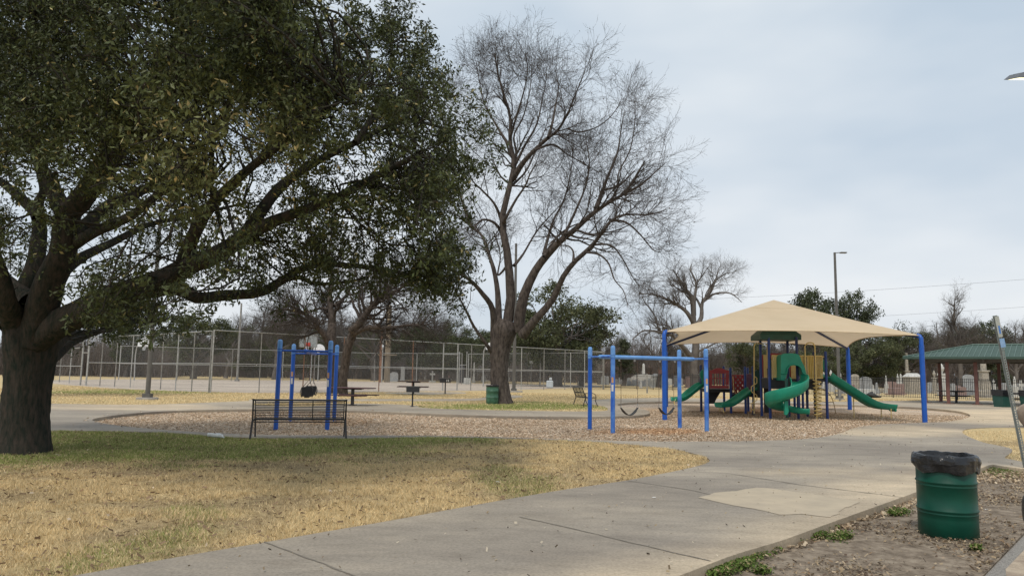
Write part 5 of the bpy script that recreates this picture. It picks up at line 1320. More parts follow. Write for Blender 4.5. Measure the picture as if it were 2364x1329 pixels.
    # exit trough curling forward to the right
    ex = smoothpath([Vector((cx_+.05, cy_+.40, .33)), Vector((cx_+.28, cy_+.15, .27)), Vector((cx_+.52, cy_-.08, .235)), Vector((cx_+.80, cy_-.22, .225))], 5)
    chute(b, ex, .50, .14, th=.05, lip=.04)
    spiral = b.build('spiral_slide', m_green, T)
    MB().tube([(cx_, cy_, .0), (cx_, cy_, 1.55)], .065, 14).build('slide_column', m_dgreen, T)
    MB().prism([P(1812, 925, 29.2), P(1819, 925, 29.2), P(1821, 950, 29.2), P(1817, 957, 29.2), P(1812, 957, 29.2)], (0, .12, 0)).build('slide_foot', m_green, T)
    # straight slide to the right
    D0, D1 = 31.3, 32.5; pts = [(1906, 866), (1915, 872), (1935, 884), (1960, 900), (1985, 916), (2002, 926.5), (2015, 932.5), (2028, 936), (2042, 938), (2060, 939.5)]
    pth = [P(a, c+3, D0+(D1-D0)*i/9) for i, (a, c) in enumerate(pts)]
    b = MB(); chute(b, smoothpath(pth, 4), .50, [.17]*37, th=.07, lip=.045)
    e = pth[-1]; b.box(e+Vector((.02, 0, -.05)), (.09, .56, .15), bev=.03); b.build('straight_slide', m_green, T)
    for (a, bt_, tp, dd) in ((1970, 957, 912, -.2), (2034, 951, 940, .45), (2057, 958, 943, -.2)):
        q = P(a, tp, 32.2+dd); MB().tube([(q.x, q.y, -.12), q], .022, 8).build('slide_leg', m_yel, T)
    # wave slides on the left
    def wave(pts, Da, Db, nm='wave_slide', wl=.13, width=.46):
        n = len(pts); pth = [P(a, c+2, Da+(Db-Da)*i/(n-1)) for i, (a, c) in enumerate(pts)]; b = MB(); chute(b, smoothpath(pth, 4), width, wl, th=.055, lip=.03); b.build(nm, m_green, T); return pth
    w1 = wave([(1624, 886), (1614, 890), (1604, 898), (1596, 904), (1588, 911), (1578, 918), (1568, 921), (1555, 921)], 34.8, 34.0)
    w2_ = wave([(1738, 898), (1728, 903), (1718, 911), (1708, 918), (1698, 925), (1686, 932), (1674, 934), (1659, 935)], 33.6, 32.3)
    MB().tube([P(1560, 922, 34), P(1556, 928, 33.9), P(1558, 935, 33.9)], .028, 7).build('slide_leg', m_yel, T)
    MB().tube([P(1668, 938, 32.4), P(1670, 946, 32.4), P(1671, 952, 32.4)], .028, 7).build('slide_leg', m_yel, T)
    MB().tube([P(1661, 938, 32.9), P(1662, 949, 32.9)], .022, 7).build('slide_leg', m_yel, T)
    # moulded entrance pieces
    MB().prism([P(a, c, 34.9) for a, c in ((1616, 860), (1620, 854), (1624, 852), (1624, 888), (1621, 888), (1620, 876), (1616, 868))], (.1, .45, 0)).build('slide_entrance', m_green, T)
    MB().prism([P(a, c, 33.4) for a, c in ((1742, 857), (1748, 853), (1755, 856), (1758, 868), (1757, 908), (1750, 912), (1743, 900))], (.1, .4, 0)).build('slide_entrance', m_dgreen, T)
    MB().prism([P(a, c, 32.4) for a, c in ((1902, 830), (1908, 829), (1911, 836), (1910, 850), (1905, 858), (1900, 850))], (.05, .35, 0)).build('slide_entrance', m_green, T)
    # red window panel with an arched top
    D = 34.0; q = [(1637, 896), (1637, 855), (1645, 853.5), (1650, 851), (1655, 849.5), (1660, 849), (1665, 849.5), (1670, 851), (1675, 853.5), (1683, 855), (1683, 896)]
    b = MB()
    def pan(pts, th=.06): b.prism([P(a, c, D) for a, c in pts], (0, th, 0))
    pan([(1637, 861.5)]+[(a, c) for a, c in q[1:-1]]+[(1683, 861.5)]); pan([(1637, 862), (1644, 862), (1644, 889), (1637, 889)]); pan([(1676, 862), (1683, 862), (1683, 889), (1676, 889)]); pan([(1637, 889.5), (1683, 889.5), (1683, 896), (1637, 896)])
    wp = b.build('window_panel', m_red, T)
    b = MB()
    for a in (1649, 1655, 1661, 1667, 1672): b.tube([P(a, 860, D+.03), P(a+.8, 891, D+.03)], .018, 6)
    b.tube([P(1643, 873, D+.05), P(1677, 873, D+.05)], .02, 6); b.build('window_bars', m_red, T)
    for a in (1651, 1665): MB().tube([P(a, 862, D+.3), P(a+2, 888, D+.3)], .012, 5).build('grab_bar', m_yel, T)
    # net panels: a plate with holes
    def netpan(x0_, x1_, y0_, y1_, D, m_, nm='climbing_panel'):
        b = MB(); n = 5; k = 6
        A = P(x0_, y1_, D); B = P(x1_, y1_, D); Hh = P(x0_, y0_, D).z-A.z
        for i in range(n+1):
            p = A.lerp(B, i/n); b.tube([p, p+Vector((.02, 0, Hh))], .030, 5)
        for j in range(k+1): z = Hh*j/k; b.tube([A+Vector((0, 0, z)), B+Vector((0, 0, z))], .028, 5)
        for i in range(n):
            for j in range(k):
                p = A.lerp(B, (i+.5)/n)+Vector((0, 0, Hh*(j+.5)/k))
                if (i+j) % 2: b.box(p, (Vector(B-A).length/n, .03, Hh/k))
        b.build(nm, m_, T)
    netpan(1690, 1717, 866, 906, 35.6, m_red); netpan(1723, 1735, 864, 906, 35.4, m_purple)
    b = MB(); b.tube([P(1692, 868, 35), P(1694, 900, 35), P(1700, 909, 34.8), P(1704, 910, 34.7)], .016, 6).build('grab_bar', m_yel, T)
    for a in (1652, 1680):
        pass
    # snake pole climber
    D = 31.6; b = MB(); b.tube([P(1741, 955, D), P(1741, 800, D), P(1742.5, 794, D), P(1746, 792, D), P(1769, 793, D+.6), P(1771, 797, D+.6), P(1771, 850, D+.6)], .022, 8).build('climber_pole', m_yel, T)
    b = MB(); pts = []; n = 60
    for i in range(n+1):
        t = i/n; yy = 868+t*79; s_ = math.sin(t*math.pi*4); s_ = math.copysign(min(1, abs(s_)*1.6), s_); pts.append(P(1741+s_*6.5, yy, D-.04))
    b.tube(pts, .017, 6).build('climber_rungs', m_yel, T)
    # corkscrew climber
    D = 30.6; x = X(1882, D); zt, zb = ZT(1882, 876, D), .03; b = MB(); b.tube([(x, D, -.1), (x, D, ZT(1880, 800, D)), (x-.05, D, ZT(1880, 793, D)), (x-.14, D+.05, ZT(1876, 791, D)), (X(1865, D)+.04, D+.1, ZT(1870, 792, D)), (X(1861, D), D+.1, ZT(1861, 799, D)), (X(1862, D), D+.1, ZT(1862, 871, D))], .026, 9).build('climber_pole', m_yel, T)
    b = MB(); pts = []; n = 200; turns = 9.5
    for i in range(n+1): t = i/n; a = t*turns*2*math.pi; pts.append((x+.045+.145*math.cos(a), D+.145*math.sin(a), zb+(zt-zb)*t))
    b.tube(pts, .027, 6).build('corkscrew', m_yel, T)
    b = MB(); b.box((x+.02, D+.15, (zt+zb)/2), (.05, .03, zt-zb)).build('corkscrew_back', m_black, T)
    # arched ladder
    b = MB()
    for dx in (0, .55):
        c = [P(1893+dx*0, 895, 31.6+dx), P(1905, 900, 31.6+dx), P(1917, 912, 31.7+dx), P(1924, 928, 31.8+dx), P(1928, 945, 31.9+dx), P(1929, 954, 31.9+dx)]; b.tube(smoothpath(c, 3), .017, 6)
    cs = [P(1893, 895, 31.6), P(1905, 900, 31.6), P(1917, 912, 31.7), P(1924, 928, 31.8), P(1928, 945, 31.9)]
    for c in cs: b.tube([c, c+Vector((-.35, .55, 0))], .014, 5)
    b.build('arch_ladder', m_brl, T)
    WORLD[0] = False

playset()

# ---------------------------------------------------------------- pavilion
def pavilion():
    d = Vector((.79, -.61, 0)).normalized(); n = Vector((.61, .79, 0)).normalized()
    A = Vector((P(2085, 824, 51).x, 51, 0)); ze = 3.12; Lx, Wd = 15, 7.5; zr = ze+.92
    T = thing('pavilion', 'open picnic pavilion with a green ribbed metal hip roof on red brown columns', 'pavilion', tuple(A), math.atan2(d.y, d.x))
    mr = mat('green_metal_roof', (.06, .10, .082), (.048, .082, .068), scale=1.5, rough=.6, metal=.0, spec=.25)
    mf = mat('roof_rib_highlight', (.10, .155, .13), (.08, .13, .11), scale=2, rough=.5); mc = mat('red_brown_column', (.19, .09, .075), (.15, .06, .05), scale=5, rough=.55); mu = mat('pavilion_soffit', (.16, .15, .14), rough=.8)
    hip = 3.7; r0, r1 = Vector((hip, Wd/2, zr)), Vector((Lx-hip, Wd/2, zr)); c = [Vector((0, 0, ze)), Vector((Lx, 0, ze)), Vector((Lx, Wd, ze)), Vector((0, Wd, ze))]
    b = MB(); dn = Vector((0, 0, -.06))
    V = c+[r0, r1]+[q+dn for q in c]+[r0+dn, r1+dn]
    b.add(V, [(0, 1, 5, 4), (1, 2, 5), (2, 3, 4, 5), (3, 0, 4), (7, 6, 10, 11), (8, 7, 11), (9, 8, 11, 10), (6, 9, 10), (0, 6, 7, 1), (1, 7, 8, 2), (2, 8, 9, 3), (3, 9, 6, 0)]); rf = b.build('roof', mr, T)
    rb = MB()
    def hit(x, y):   # roof height
        a = min(y, Wd-y)/(Wd/2); e = min(x, Lx-x)/hip; return ze+(zr-ze)*min(a, e, 1)
    x = .25
    while x < Lx:
        e = min(x, Lx-x)/hip; yt = min(1, e)*Wd/2; rb.bar((x, -.02, ze+.012), (x, yt, hit(x, yt)+.012), .04, .03); x += .32
    y = .25
    while y < Wd:
        a = min(y, Wd-y)/(Wd/2); rb.bar((-.02, y, ze+.012), (a*hip, y, ze+(zr-ze)*a+.012), .04, .03); y += .32
    rb.build('roof_ribs', mf, rf)
    b = MB(); b.tube([r0+Vector((0, 0, .03)), r1+Vector((0, 0, .03))], .06, 6)
    for q, r_ in ((c[0], r0), (c[3], r0), (c[1], r1), (c[2], r1)): b.tube([q+Vector((0, 0, .03)), r_+Vector((0, 0, .03))], .045, 6)
    b.build('ridge_cap', mf, rf)
    b = MB(); f = .09
    b.box((Lx/2, -.03, ze-.06), (Lx, .03, .14)).box((-.03, Wd/2, ze-.06), (.03, Wd, .14)).box((Lx/2, Wd+.03, ze-.06), (Lx, .03, .14)); b.build('fascia', mr, T)
    b = MB()
    for x_ in (1.2, 4.6, 8, 11.4, 14): b.box((x_, Wd/2, ze-.20), (.12, Wd-1, .24))
    b.box((Lx/2, 1.2, ze-.18), (Lx-1, .14, .26)).box((Lx/2, Wd-1.2, ze-.18), (Lx-1, .14, .26)); b.build('beam', mu, T)
    cols = []
    for px in (2132, 2184.5, 2250, 2323, 2420):
        rr = (px-CX)/FPX; o = A+n*1.2      # the front row runs 1.2 m inside the eave
        s = (rr*o.y-o.x)/(d.x-rr*d.y); cols.append((s, 1.2))
    for s in (1.3, 5, 9, 13): cols.append((s, Wd-1.2))
    for s, y in cols:
        b = MB(); b.box((s, y, (ze-.3)/2), (.21, .21, ze-.3), bev=.02).build('column', mc, T)
        MB().box((s, y, .03), (.62, .42, .025)).build('base_plate', mc, T)
    return T
pavilion()

# ---------------------------------------------------------------- light poles, wires, fixture
def light_pole(name, label, px, D, toppy, r0, r1, pad=True, head=1, m_=None, padr=.35):
    o = GD(px, D); H = ZT(px+2, toppy, D); m_ = m_ or m_pole
    T = thing(name, label, 'light pole', tuple(o))
    MB().tube([(0, 0, .1), (0, 0, H)], [r0, r1], 12).box((0, 0, .20), (r0*3.2, r0*3.2, .22)).build('pole', m_, T)
    if pad: MB().lathe([(padr, -.1), (padr, .10), (padr*.96, .12), (0, .12)], n=20).build('footing', m_concr, T)
    if head:
        MB().bar((0, 0, H-.05), (.45, -.05, H+.0), .06, .05).box((.62, -.07, H-.02), (.5, .3, .09), bev=.03).build('lamp_head', m_, T)
    return T
light_pole('light_pole', 'grey light pole standing on dry grass between the oak trunk and the court fence', 354, 36.5, 0 if False else 470, .115, .08, padr=.5)
light_pole('light_pole', 'tall slim light pole rising behind the shade canopy ridge', 1935, 55.5, 581, .13, .085)
light_pole('light_pole', 'brown light pole on a square footing just right of the bare centre tree', 1190, 62.5, 560, .15, .10, head=0, padr=.75)
light_pole('utility_pole', 'thin grey pole rising behind the court fence left of the bucket swings', 556, 88, 700, .14, .10, pad=False, head=0, m_=m_galvd)
mw = mat('weathered_wood_pole', (.30, .24, .17), (.2, .16, .11), scale=4, rough=.9, stretch=(1, 1, .2))
def simple_pole(name, label, cat, px, D, top, r, m_):
    T = thing(name, label, cat, tuple(GD(px, D))); MB().tube([(0, 0, -.1), (0, 0, ZT(px, top, D))], [r, r*.8], 10).build('pole', m_, T); return T
T = simple_pole('utility_pole', 'weathered wooden utility pole behind the court fence near the picnic tables', 'utility pole', 899, 104, 705, .42, mw)
MB().box((0, -.4, 3.8), (2.6, .1, .14)).build('cross_arm', mw, T)
simple_pole('utility_pole', 'dark rusty pole beside the wooden utility pole', 'utility pole', 884, 102, 762, .13, m_galvr)
T = simple_pole('sign_post', 'slim white capped pole with a lantern top left of the wooden pole', 'post', 887, 100, 786, .08, m_galv); MB().lathe([(.05, 4.6), (.16, 4.75), (.12, 5.0), (0, 5.05)], n=10).build('cap', m_white, T)
simple_pole('fence_post', 'single short steel post on the grass beyond the belt swings', 'post', 1495, 66, 862, .07, m_galvd)
simple_pole('fence_post', 'single dark steel post behind the straight green slide', 'post', 1936, 52, 895, .09, m_galvd)
def wire(label, pts, D0, D1, r=.035):
    a = P(*pts[0], D0); b = P(*pts[1], D1); T = MB(); q = []
    for i in range(25): t = i/24; p = a.lerp(b, t); p.z -= 1.0*4*t*(1-t)*.5; q.append(p)
    T.tube(q, r, 5); o = T.build('power_line', m_blackm); tag(o, label, 'power line', 'power lines')
wire('upper power line crossing the sky above the shade canopy', ((1560, 693), (2560, 629)), 170, 130, .02)
wire('lower power line crossing the sky above the pavilion roof', ((1560, 750), (2560, 694)), 170, 130, .018)
def flood():
    c = P(2372, 182, 11.5); T = thing('street_lamp', 'lit flat street lamp head reaching in at the upper right edge', 'street lamp', (c.x+1.3, c.y+.4, 0))
    WORLD[0] = True
    rot = Matrix.Rotation(R(-4), 3, 'Y') @ Matrix.Rotation(R(10), 3, 'X')
    u = Vector((1, .12, .06)).normalized(); v = Vector((-.12, 1, .25)).normalized(); w_ = u.cross(v).normalized()
    def Q(a, b_, c_): return c+u*a+v*b_+w_*c_
    b = MB(); V = [Q(*p) for p in ((-.30, -.15, 0), (.34, -.15, 0), (.34, .15, 0), (-.30, .15, 0), (-.23, -.11, .07), (.34, -.11, .09), (.34, .11, .09), (-.23, .11, .07))]
    b.add(V, [(3, 2, 1, 0), (0, 1, 5, 4), (1, 2, 6, 5), (2, 3, 7, 6), (3, 0, 4, 7), (4, 5, 6, 7)])
    for i in range(9): b.bar(Q(-.16+i*.05, -.115, .075), Q(-.16+i*.05, .115, .075), .008, .02)
    b.build('lamp_housing', mat('grey_lamp_housing', (.13, .14, .16), (.1, .11, .125), rough=.5), T)
    m = bpy.data.materials.new('lit_lens'); m.use_nodes = True; bs = m.node_tree.nodes['Principled BSDF']; bs.inputs['Base Color'].default_value = (.8, .8, .6, 1); bs.inputs['Emission Color'].default_value = (1, .96, .68, 1); bs.inputs['Emission Strength'].default_value = 1.15
    b = MB(); b.add([Q(-.25, -.12, -.004), Q(.32, -.12, -.004), Q(.32, .12, -.004), Q(-.25, .12, -.004)], [(0, 1, 2, 3)]); b.build('lens', m, T)
    MB().lathe([(.035, 0), (.035, .05), (.02, .06)], tuple(Q(.02, 0, .08)), 10).build('photocell', m_pole, T)
    MB().tube([Q(.34, 0, .03), Q(1.3, 0, .03)], .035, 8).tube([(c.x+1.3, c.y+.3, -.1), (c.x+1.3, c.y+.3, c.z+.5)], [.10, .07], 12).build('pole', m_pole, T)
    WORLD[0] = False
flood()

# ---------------------------------------------------------------- leaning sign post
def signpost():
    a = P(2299, 728, 11.6); base = G(2371, 1082); T = thing('sign_post', 'leaning perforated steel post with stickers, its sign missing', 'post', tuple(base)); WORLD[0] = True
    a = P(2299, 728, base.y-.1); ax = (a-base).normalized(); s = ax.cross(Vector((0, 1, 0))).normalized()*-1; f = s.cross(ax).normalized()
    s = Vector((ax.z, 0, -ax.x)).normalized(); f = ax.cross(s)
    L_ = (a-base).length+.15; w_ = .042; b = MB(); o = base-ax*.15
    def pr(pts, z0, z1): b.prism([o+s*p+f*q+ax*z0 for p, q in pts], ax*(z1-z0))
    # U-channel: web with round holes (built as two strips with rungs), two flanges
    for sg in (-1, 1):
        pr([(sg*.011, -.002), (sg*w_*.62, -.002), (sg*w_*.62, .002), (sg*.011, .002)], 0, L_)
        pr([(sg*w_*.62, -.002), (sg*w_*.7, .03), (sg*w_*.64, .03), (sg*w_*.56, -.002)], 0, L_)
        pr([(sg*w_*.66, .028), (sg*w_*1.05, .028), (sg*w_*1.05, .032), (sg*w_*.66, .032)], 0, L_)
    z = 0
    while z < L_: pr([(-.011, -.0015), (.011, -.0015), (.011, .0015), (-.011, .0015)], z, z+.026); z += .048
    b.build('channel', mat('galvanised_green_grey', (.30, .33, .32), (.19, .21, .205), scale=14, rough=.5, metal=.3), T)
    def stick(t0, t1, m_, wd, nm, off=0):
        q = MB(); q.prism([o+s*(sx*wd+off)+f*-.006+ax*(L_*t) for sx, t in ((-1, t0), (1, t0), (1, t1), (-1, t1))], f*.003); q.build(nm, m_, T)
    stick(.865, .995, mat('weathered_label', (.50, .52, .48), (.38, .4, .37), scale=30, rough=.7), .040, 'label', .008)
    q = MB(); q.prism([o+s*(sx*.018+.012)+f*-.0085+ax*(L_*t) for sx, t in ((-1, .885), (1, .885), (1, .935), (-1, .935))], f*.002); q.build('label_print', m_sbl, T)
    stick(.80, .855, mat('light_blue_sticker', (.30, .46, .70), (.22, .38, .62), scale=14, rough=.6), .046, 'sticker', .02)
    WORLD[0] = False
signpost()

# ---------------------------------------------------------------- boulder and mirror at the right edge
def rock(name, label, cat, c, s, m_, seed=1):
    g = np.random.default_rng(seed); b = MB(); n, k = 16, 10; V = []
    for j in range(k+1):
        for i in range(n):
            th = math.pi*j/k; ph = 2*math.pi*i/n; r = 1+.14*math.sin(3*ph+seed)*math.sin(th)+.1*math.sin(2*ph+th*3); V.append((s[0]*r*math.sin(th)*math.cos(ph), s[1]*r*math.sin(th)*math.sin(ph), max(-.05, s[2]*.4+s[2]*.7*math.cos(th)*r)))
    b.add(V, [(j*n+i, j*n+(i+1) % n, (j+1)*n+(i+1) % n, (j+1)*n+i) for j in range(k) for i in range(n)], True)
    o = b.build(name, m_); o.location = c; tag(o, label, cat); return o
rock('boulder', 'smooth tan boulder at the right edge behind the leaning post', 'boulder', tuple(GD(2395, 26)), (.75, .6, .85), mat('tan_rock', (.36, .29, .23), (.26, .2, .16), scale=4, rough=.9, bump=.5), 2)
def mirror():
    c = P(2395, 1182, 2.2); T = thing('car_mirror', 'edge of a black car door mirror poking in at the right border', 'car mirror', (c.x+.35, c.y, 0)); WORLD[0] = True
    b = MB(); n, k = 20, 10; V = []
    for j in range(k+1):
        for i in range(n):
            th = math.pi*j/k; ph = 2*math.pi*i/n; sp = lambda v, e: math.copysign(abs(v)**e, v)
            V.append(c+Vector((.034*sp(math.sin(th)*math.cos(ph), .6)+.008, .05*sp(math.sin(th)*math.sin(ph), .7), .058*sp(math.cos(th), .7))))
    b.add(V, [(j*n+i, j*n+(i+1) % n, (j+1)*n+(i+1) % n, (j+1)*n+i) for j in range(k) for i in range(n)], True); b.build('housing', m_blackm, T)
    MB().tube([c+Vector((-.034, 0, -.014)), c+Vector((-.022, 0, -.018)), c+Vector((0, 0, -.02))], [.006, .007, .006], 8).build('turn_lamp', m_blackm, T)
    MB().tube([c+Vector((.02, 0, -.03)), c+Vector((.35, 0, -.06))], .02, 8).build('arm', m_blackm, T)
    MB().box((c.x+.8, c.y-.4, .72), (.9, 3.0, 1.0), bev=.2).build('door', m_blackm, T) if False else None
    WORLD[0] = False
mirror()
# ---------------------------------------------------------------- litter
def bottle(px, py, label, rz=0):
    o = G(px, py, .03); t = thing('plastic_bottle', label, 'litter', tuple(o), rz, 'white litter by the bench')
    m_ = mat('cloudy_plastic', (.72, .74, .74), (.6, .62, .62), scale=30, rough=.4)
    MB().tube([(-.16, 0, .045), (-.15, 0, .045), (-.03, 0, .045), (0, 0, .035), (.05, 0, .045), (.12, 0, .045), (.15, 0, .03), (.17, 0, .02)], [.02, .045, .045, .033, .045, .043, .02, .016], 10).build('bottle', m_, t)
    MB().tube([(.17, 0, .02), (.195, 0, .02)], .019, 8).build('bottle_cap', m_white, t)
bottle(495, 1008, 'crumpled clear plastic bottle lying on the lawn edge left of the bench', .1); bottle(503, 1010, 'second plastic bottle touching the crumpled one left of the bench', -.5)
def scrap(px, py, s, label, z=0, m_=m_paper):
    o = G(px, py, z); b = MB(); V = []; n = 7
    for i in range(n): a = 2*math.pi*i/n; r = s*random.uniform(.6, 1.1); V.append((r*math.cos(a), r*math.sin(a)*.7, .01+random.uniform(0, s*.5)))
    V.append((0, 0, s*.7)); b.add(V, [(i, (i+1) % n, n) for i in range(n)]); ob = b.build('paper_scrap', m_); ob.location = o; tag(ob, label, 'litter')
scrap(864, 970, .07, 'white paper scrap on the wood chips right of the black bench', -.08)
scrap(1857, 1005, .05, 'white paper scrap on the wood chips near the right of the bed', -.08)
scrap(1149, 1114, .035, 'tiny white scrap on the dry lawn', .05)
scrap(1510, 1150, .03, 'tiny white scrap on the path', .02)
scrap(2278, 1178, .03, 'tiny white scrap on the dirt beside the green barrel', -.07)
scrap(2237, 922, .16, 'crumpled white bag lying behind a pavilion column', .02)
scrap(199, 883, .22, 'pale paper scrap beside the fence gate at the left', .0)
def blackbag():
    o = GD(2012, 63.5); T = thing('clothing_heap', 'black bundle of cloth lying at the foot of the iron fence', 'bundle', tuple(o))
    b = MB(); g = np.random.default_rng(4); V = []; n, k = 18, 8
    for j in range(k+1):
        for i in range(n):
            th = math.pi*j/k; ph = 2*math.pi*i/n; r = 1+.2*math.sin(3*ph)+.14*math.sin(5*ph+th*4); V.append((.45*r*math.sin(th)*math.cos(ph), .3*r*math.sin(th)*math.sin(ph), max(0, .16+.22*math.cos(th)*r+.08*math.cos(ph)*-1)))
    b.add(V, [(j*n+i, j*n+(i+1) % n, (j+1)*n+(i+1) % n, (j+1)*n+i) for j in range(k) for i in range(n)], True); b.build('cloth', m_rubber, T)
    MB().box((.52, 0, .09), (.3, .3, .14), bev=.05).build('shoe', m_rubber, T)
blackbag()
# ================================================================== FENCES
def chainfence(label, pts, H, sp, name='chain_link_fence', midz=(.47,), pr=.038, rusty=(), skiptop=False, bottom=True):
    pts = [Vector(p) for p in pts]; o = pts[0]; T = thing(name, label, 'fence', tuple(o)); WORLD[0] = True; quads = []; rl = []; k = 0
    for i in range(len(pts)-1):
        a, b = pts[i], pts[i+1]; L_ = (b-a).length; n = max(1, round(L_/sp))
        for j in range(n+(1 if i == len(pts)-2 else 0)):
            p = a.lerp(b, j/n); corner = (j == 0) or j == n; r = pr*(1.35 if corner else 1)
            MB().tube([p+Vector((0, 0, -.05)), p+Vector((0, 0, H+.03))], r, 8).build('post', m_galvr if k in rusty else m_galvd if k % 3 else m_galv, T); k += 1
            if j < n: q = a.lerp(b, (j+1)/n); quads.append([p+Vector((0, 0, .03)), q+Vector((0, 0, .03)), q+Vector((0, 0, H)), p+Vector((0, 0, H))])
        rb = MB(); rb.tube([a+Vector((0, 0, H)), b+Vector((0, 0, H))], .030, 6).build('top_rail', m_galv, T)
        for z in midz: MB().tube([a+Vector((0, 0, H*z)), b+Vector((0, 0, H*z))], .028, 6).build('mid_rail', m_galv, T)
    WORLD[0] = False
    uvquads('wire_mesh', quads, m_link, T, o)
    return T
C1 = GD(497, 47.5); C2 = GD(1394, 80)
chainfence('tall near chain link fence of the court, running right from its corner', [C1, C2], 4.0, 3.4, rusty=(2, 3, 4, 5))
chainfence('tall chain link fence of the court, receding left of the near corner', [GD(211, 61), GD(350, 55), C1-Vector((.15, -.1, 0))], 3.95, 2.6, rusty=(4,))
chainfence('lower chain link fence at the left end of the court behind the oak trunk', [GD(112, 80), GD(199, 61.5)], 3.1, 6.2, midz=(.5,))
chainfence('far chain link fence along the back of the court', [GD(285, 88), GD(870, 104), GD(1070, 97)], 4.0, 6.5, midz=(.48,), pr=.045)
chainfence('right rear chain link fence of the court behind the bare centre tree', [GD(1085, 96.5), GD(1250, 88), C2+Vector((.1, .1, 0))], 3.95, 5.0, midz=(.46,), pr=.045)
# gate frames of the court
def gate(label, a, b, H, hb):
    T = thing('fence_gate', label, 'gate', tuple(a)); WORLD[0] = True
    for p in (a, b): MB().tube([p, p+Vector((0, 0, H))], .055, 8).build('gate_post', m_galv, T)
    MB().tube([a+Vector((0, 0, hb)), b+Vector((0, 0, hb))], .035, 6).build('crossbar', m_galv, T); WORLD[0] = False
gate('gate opening in the court fence left of the fan shaped backboard', GD(198, 60.6), GD(212, 60.4), 3.9, 2.65)
gate('gate opening in the near court fence right of the picnic table', GD(1027, 63.9), GD(1060, 64.9), 4.02, 3.1)
gate('narrow gate in the rear court fence left of the centre tree', GD(1064, 95.8), GD(1081, 95.2), 4.2, 2.5)
# iron fence
def ironfence():
    A = Vector((47.5, 51.5, 0)); B = Vector((42, 56, 0)); Cc = Vector((15.8, 82.5, 0)); Dd = Vector((-12.7, 119, 0)); E = Vector((-52, 162, 0))
    pts = [A, B, Cc, Dd, E]; T = thing('iron_fence', 'long black iron picket fence in front of the cemetery', 'fence', tuple(A)); WORLD[0] = True
    H = 1.75; k = 0
    for i in range(4):
        a, b = pts[i], pts[i+1]; L_ = (b-a).length; n = max(1, round(L_/2.45))
        for j in range(n):
            p = a.lerp(b, j/n); q = a.lerp(b, (j+1)/n); MB().bar(p, p+Vector((0, 0, H+.1)), .065).build('post', m_blackm, T)
            m_ = MB(); 
            for z in (.12, H-.30, H-.08): m_.bar(p+Vector((0, 0, z)), q+Vector((0, 0, z)), .035, .03)
            ns = 18 if i < 3 else 14
            for s in range(1, ns): c = p.lerp(q, s/ns); m_.bar(c+Vector((0, 0, .05)), c+Vector((0, 0, H)), .025)
            m_.build('picket_panel', m_blackm, T)
    WORLD[0] = False
ironfence()

# ================================================================== COURT HOOPS
def hoop(label, px, pb, D, boardpx, top, bot, wpx, fan, col=m_white, red=False, goose=False):
    T = thing('basketball_hoop', label, 'basketball hoop', tuple(GD(px, D))); WORLD[0] = True
    c = P(boardpx, (top+bot)/2, D-1.1); w_ = wpx/FPX*D; zt, zb = ZT(boardpx, top, D), ZT(boardpx, bot, D); x, y = c.x, D-1.1
    p = GD(px, D)
    if goose: pts = [p, p+Vector((0, 0, zb+.3)), p+Vector((-.05, -.1, zt-.1)), p+Vector((-.2, -.5, zt+.05)), Vector((x+.3, y+.1, zt-.1)), Vector((x+.1, y+.05, (zt+zb)/2))]
    else: pts = [p, p+Vector((0, 0, zb-.1)), Vector((x, y+.1, (zt+zb)/2))]
    MB().tube(smoothpath(pts, 4), .07, 8).build('pole', m_galv, T)
    if goose: MB().tube([p+Vector((.35, .1, 0)), p+Vector((.35, .1, zb+.2))], .06, 8).build('pole', m_galvd, T)
    if fan:
        q = [Vector((x-w_/2, y, zb)), Vector((x+w_/2, y, zb))]+[Vector((x+w_/2*math.cos(a), y, zb+(zt-zb)*(.25+.75*math.sin(a)))) for a in [math.pi*i/12 for i in range(13)]]
        MB().prism(q, (0, .04, 0)).build('backboard', col, T)
    else:
        b = MB()
        MB().box((x, y, (zt+zb)/2), (w_, .04, zt-zb), bev=.01).build('backboard', col, T)
        for s in (-1, 1): b.bar((x+s*w_/2, y-.03, zb), (x+s*w_/2, y-.03, zt), .06)
        b.bar((x-w_/2, y-.03, zt), (x+w_/2, y-.03, zt), .06).bar((x-w_/2, y-.03, zb), (x+w_/2, y-.03, zb), .06); b.build('board_frame', m_galvd if red else m_white, T)
    if red: MB().box((x+.0, y-.04, zb+.28), (.5, .02, .45)).build('target_square', mat('hoop_red', (.5, .05, .03), rough=.5), T)
    rz = zb+.10; rc = Vector((x, y-.35, rz)); MB().tube([rc+Vector((.23*math.cos(a), .23*math.sin(a), 0)) for a in [i*math.pi/8 for i in range(16)]], .018, 5, closed=True).build('rim', mat('rim_orange', (.45, .12, .05), rough=.5), T)
    n_ = MB()
    for i in range(12):
        a = i*math.pi/6; n_.tube([rc+Vector((.23*math.cos(a), .23*math.sin(a), 0)), rc+Vector((.14*math.cos(a+.35), .14*math.sin(a+.35), -.25)), rc+Vector((.11*math.cos(a+.7), .11*math.sin(a+.7), -.5))], .012, 4)
    n_.build('net', m_white, T); WORLD[0] = False
hoop('white fan shaped basketball backboard seen between the oak and the grey light pole', 321, 0, 86, 337, 779, 801, 37, True)
hoop('square clear basketball backboard on a bent pole above the bucket swings', 724, 0, 84, 712, 773, 802, 40, False, mat('clear_board', (.28, .30, .30), (.24, .26, .26), rough=.3), True, True)
hoop('white fan shaped basketball backboard beyond the bucket swings', 741, 0, 100, 737, 795, 811, 26, True)
hoop('white fan shaped basketball backboard hidden partly by the bare centre tree', 1120, 0, 84, 1135, 791, 808, 26, True)

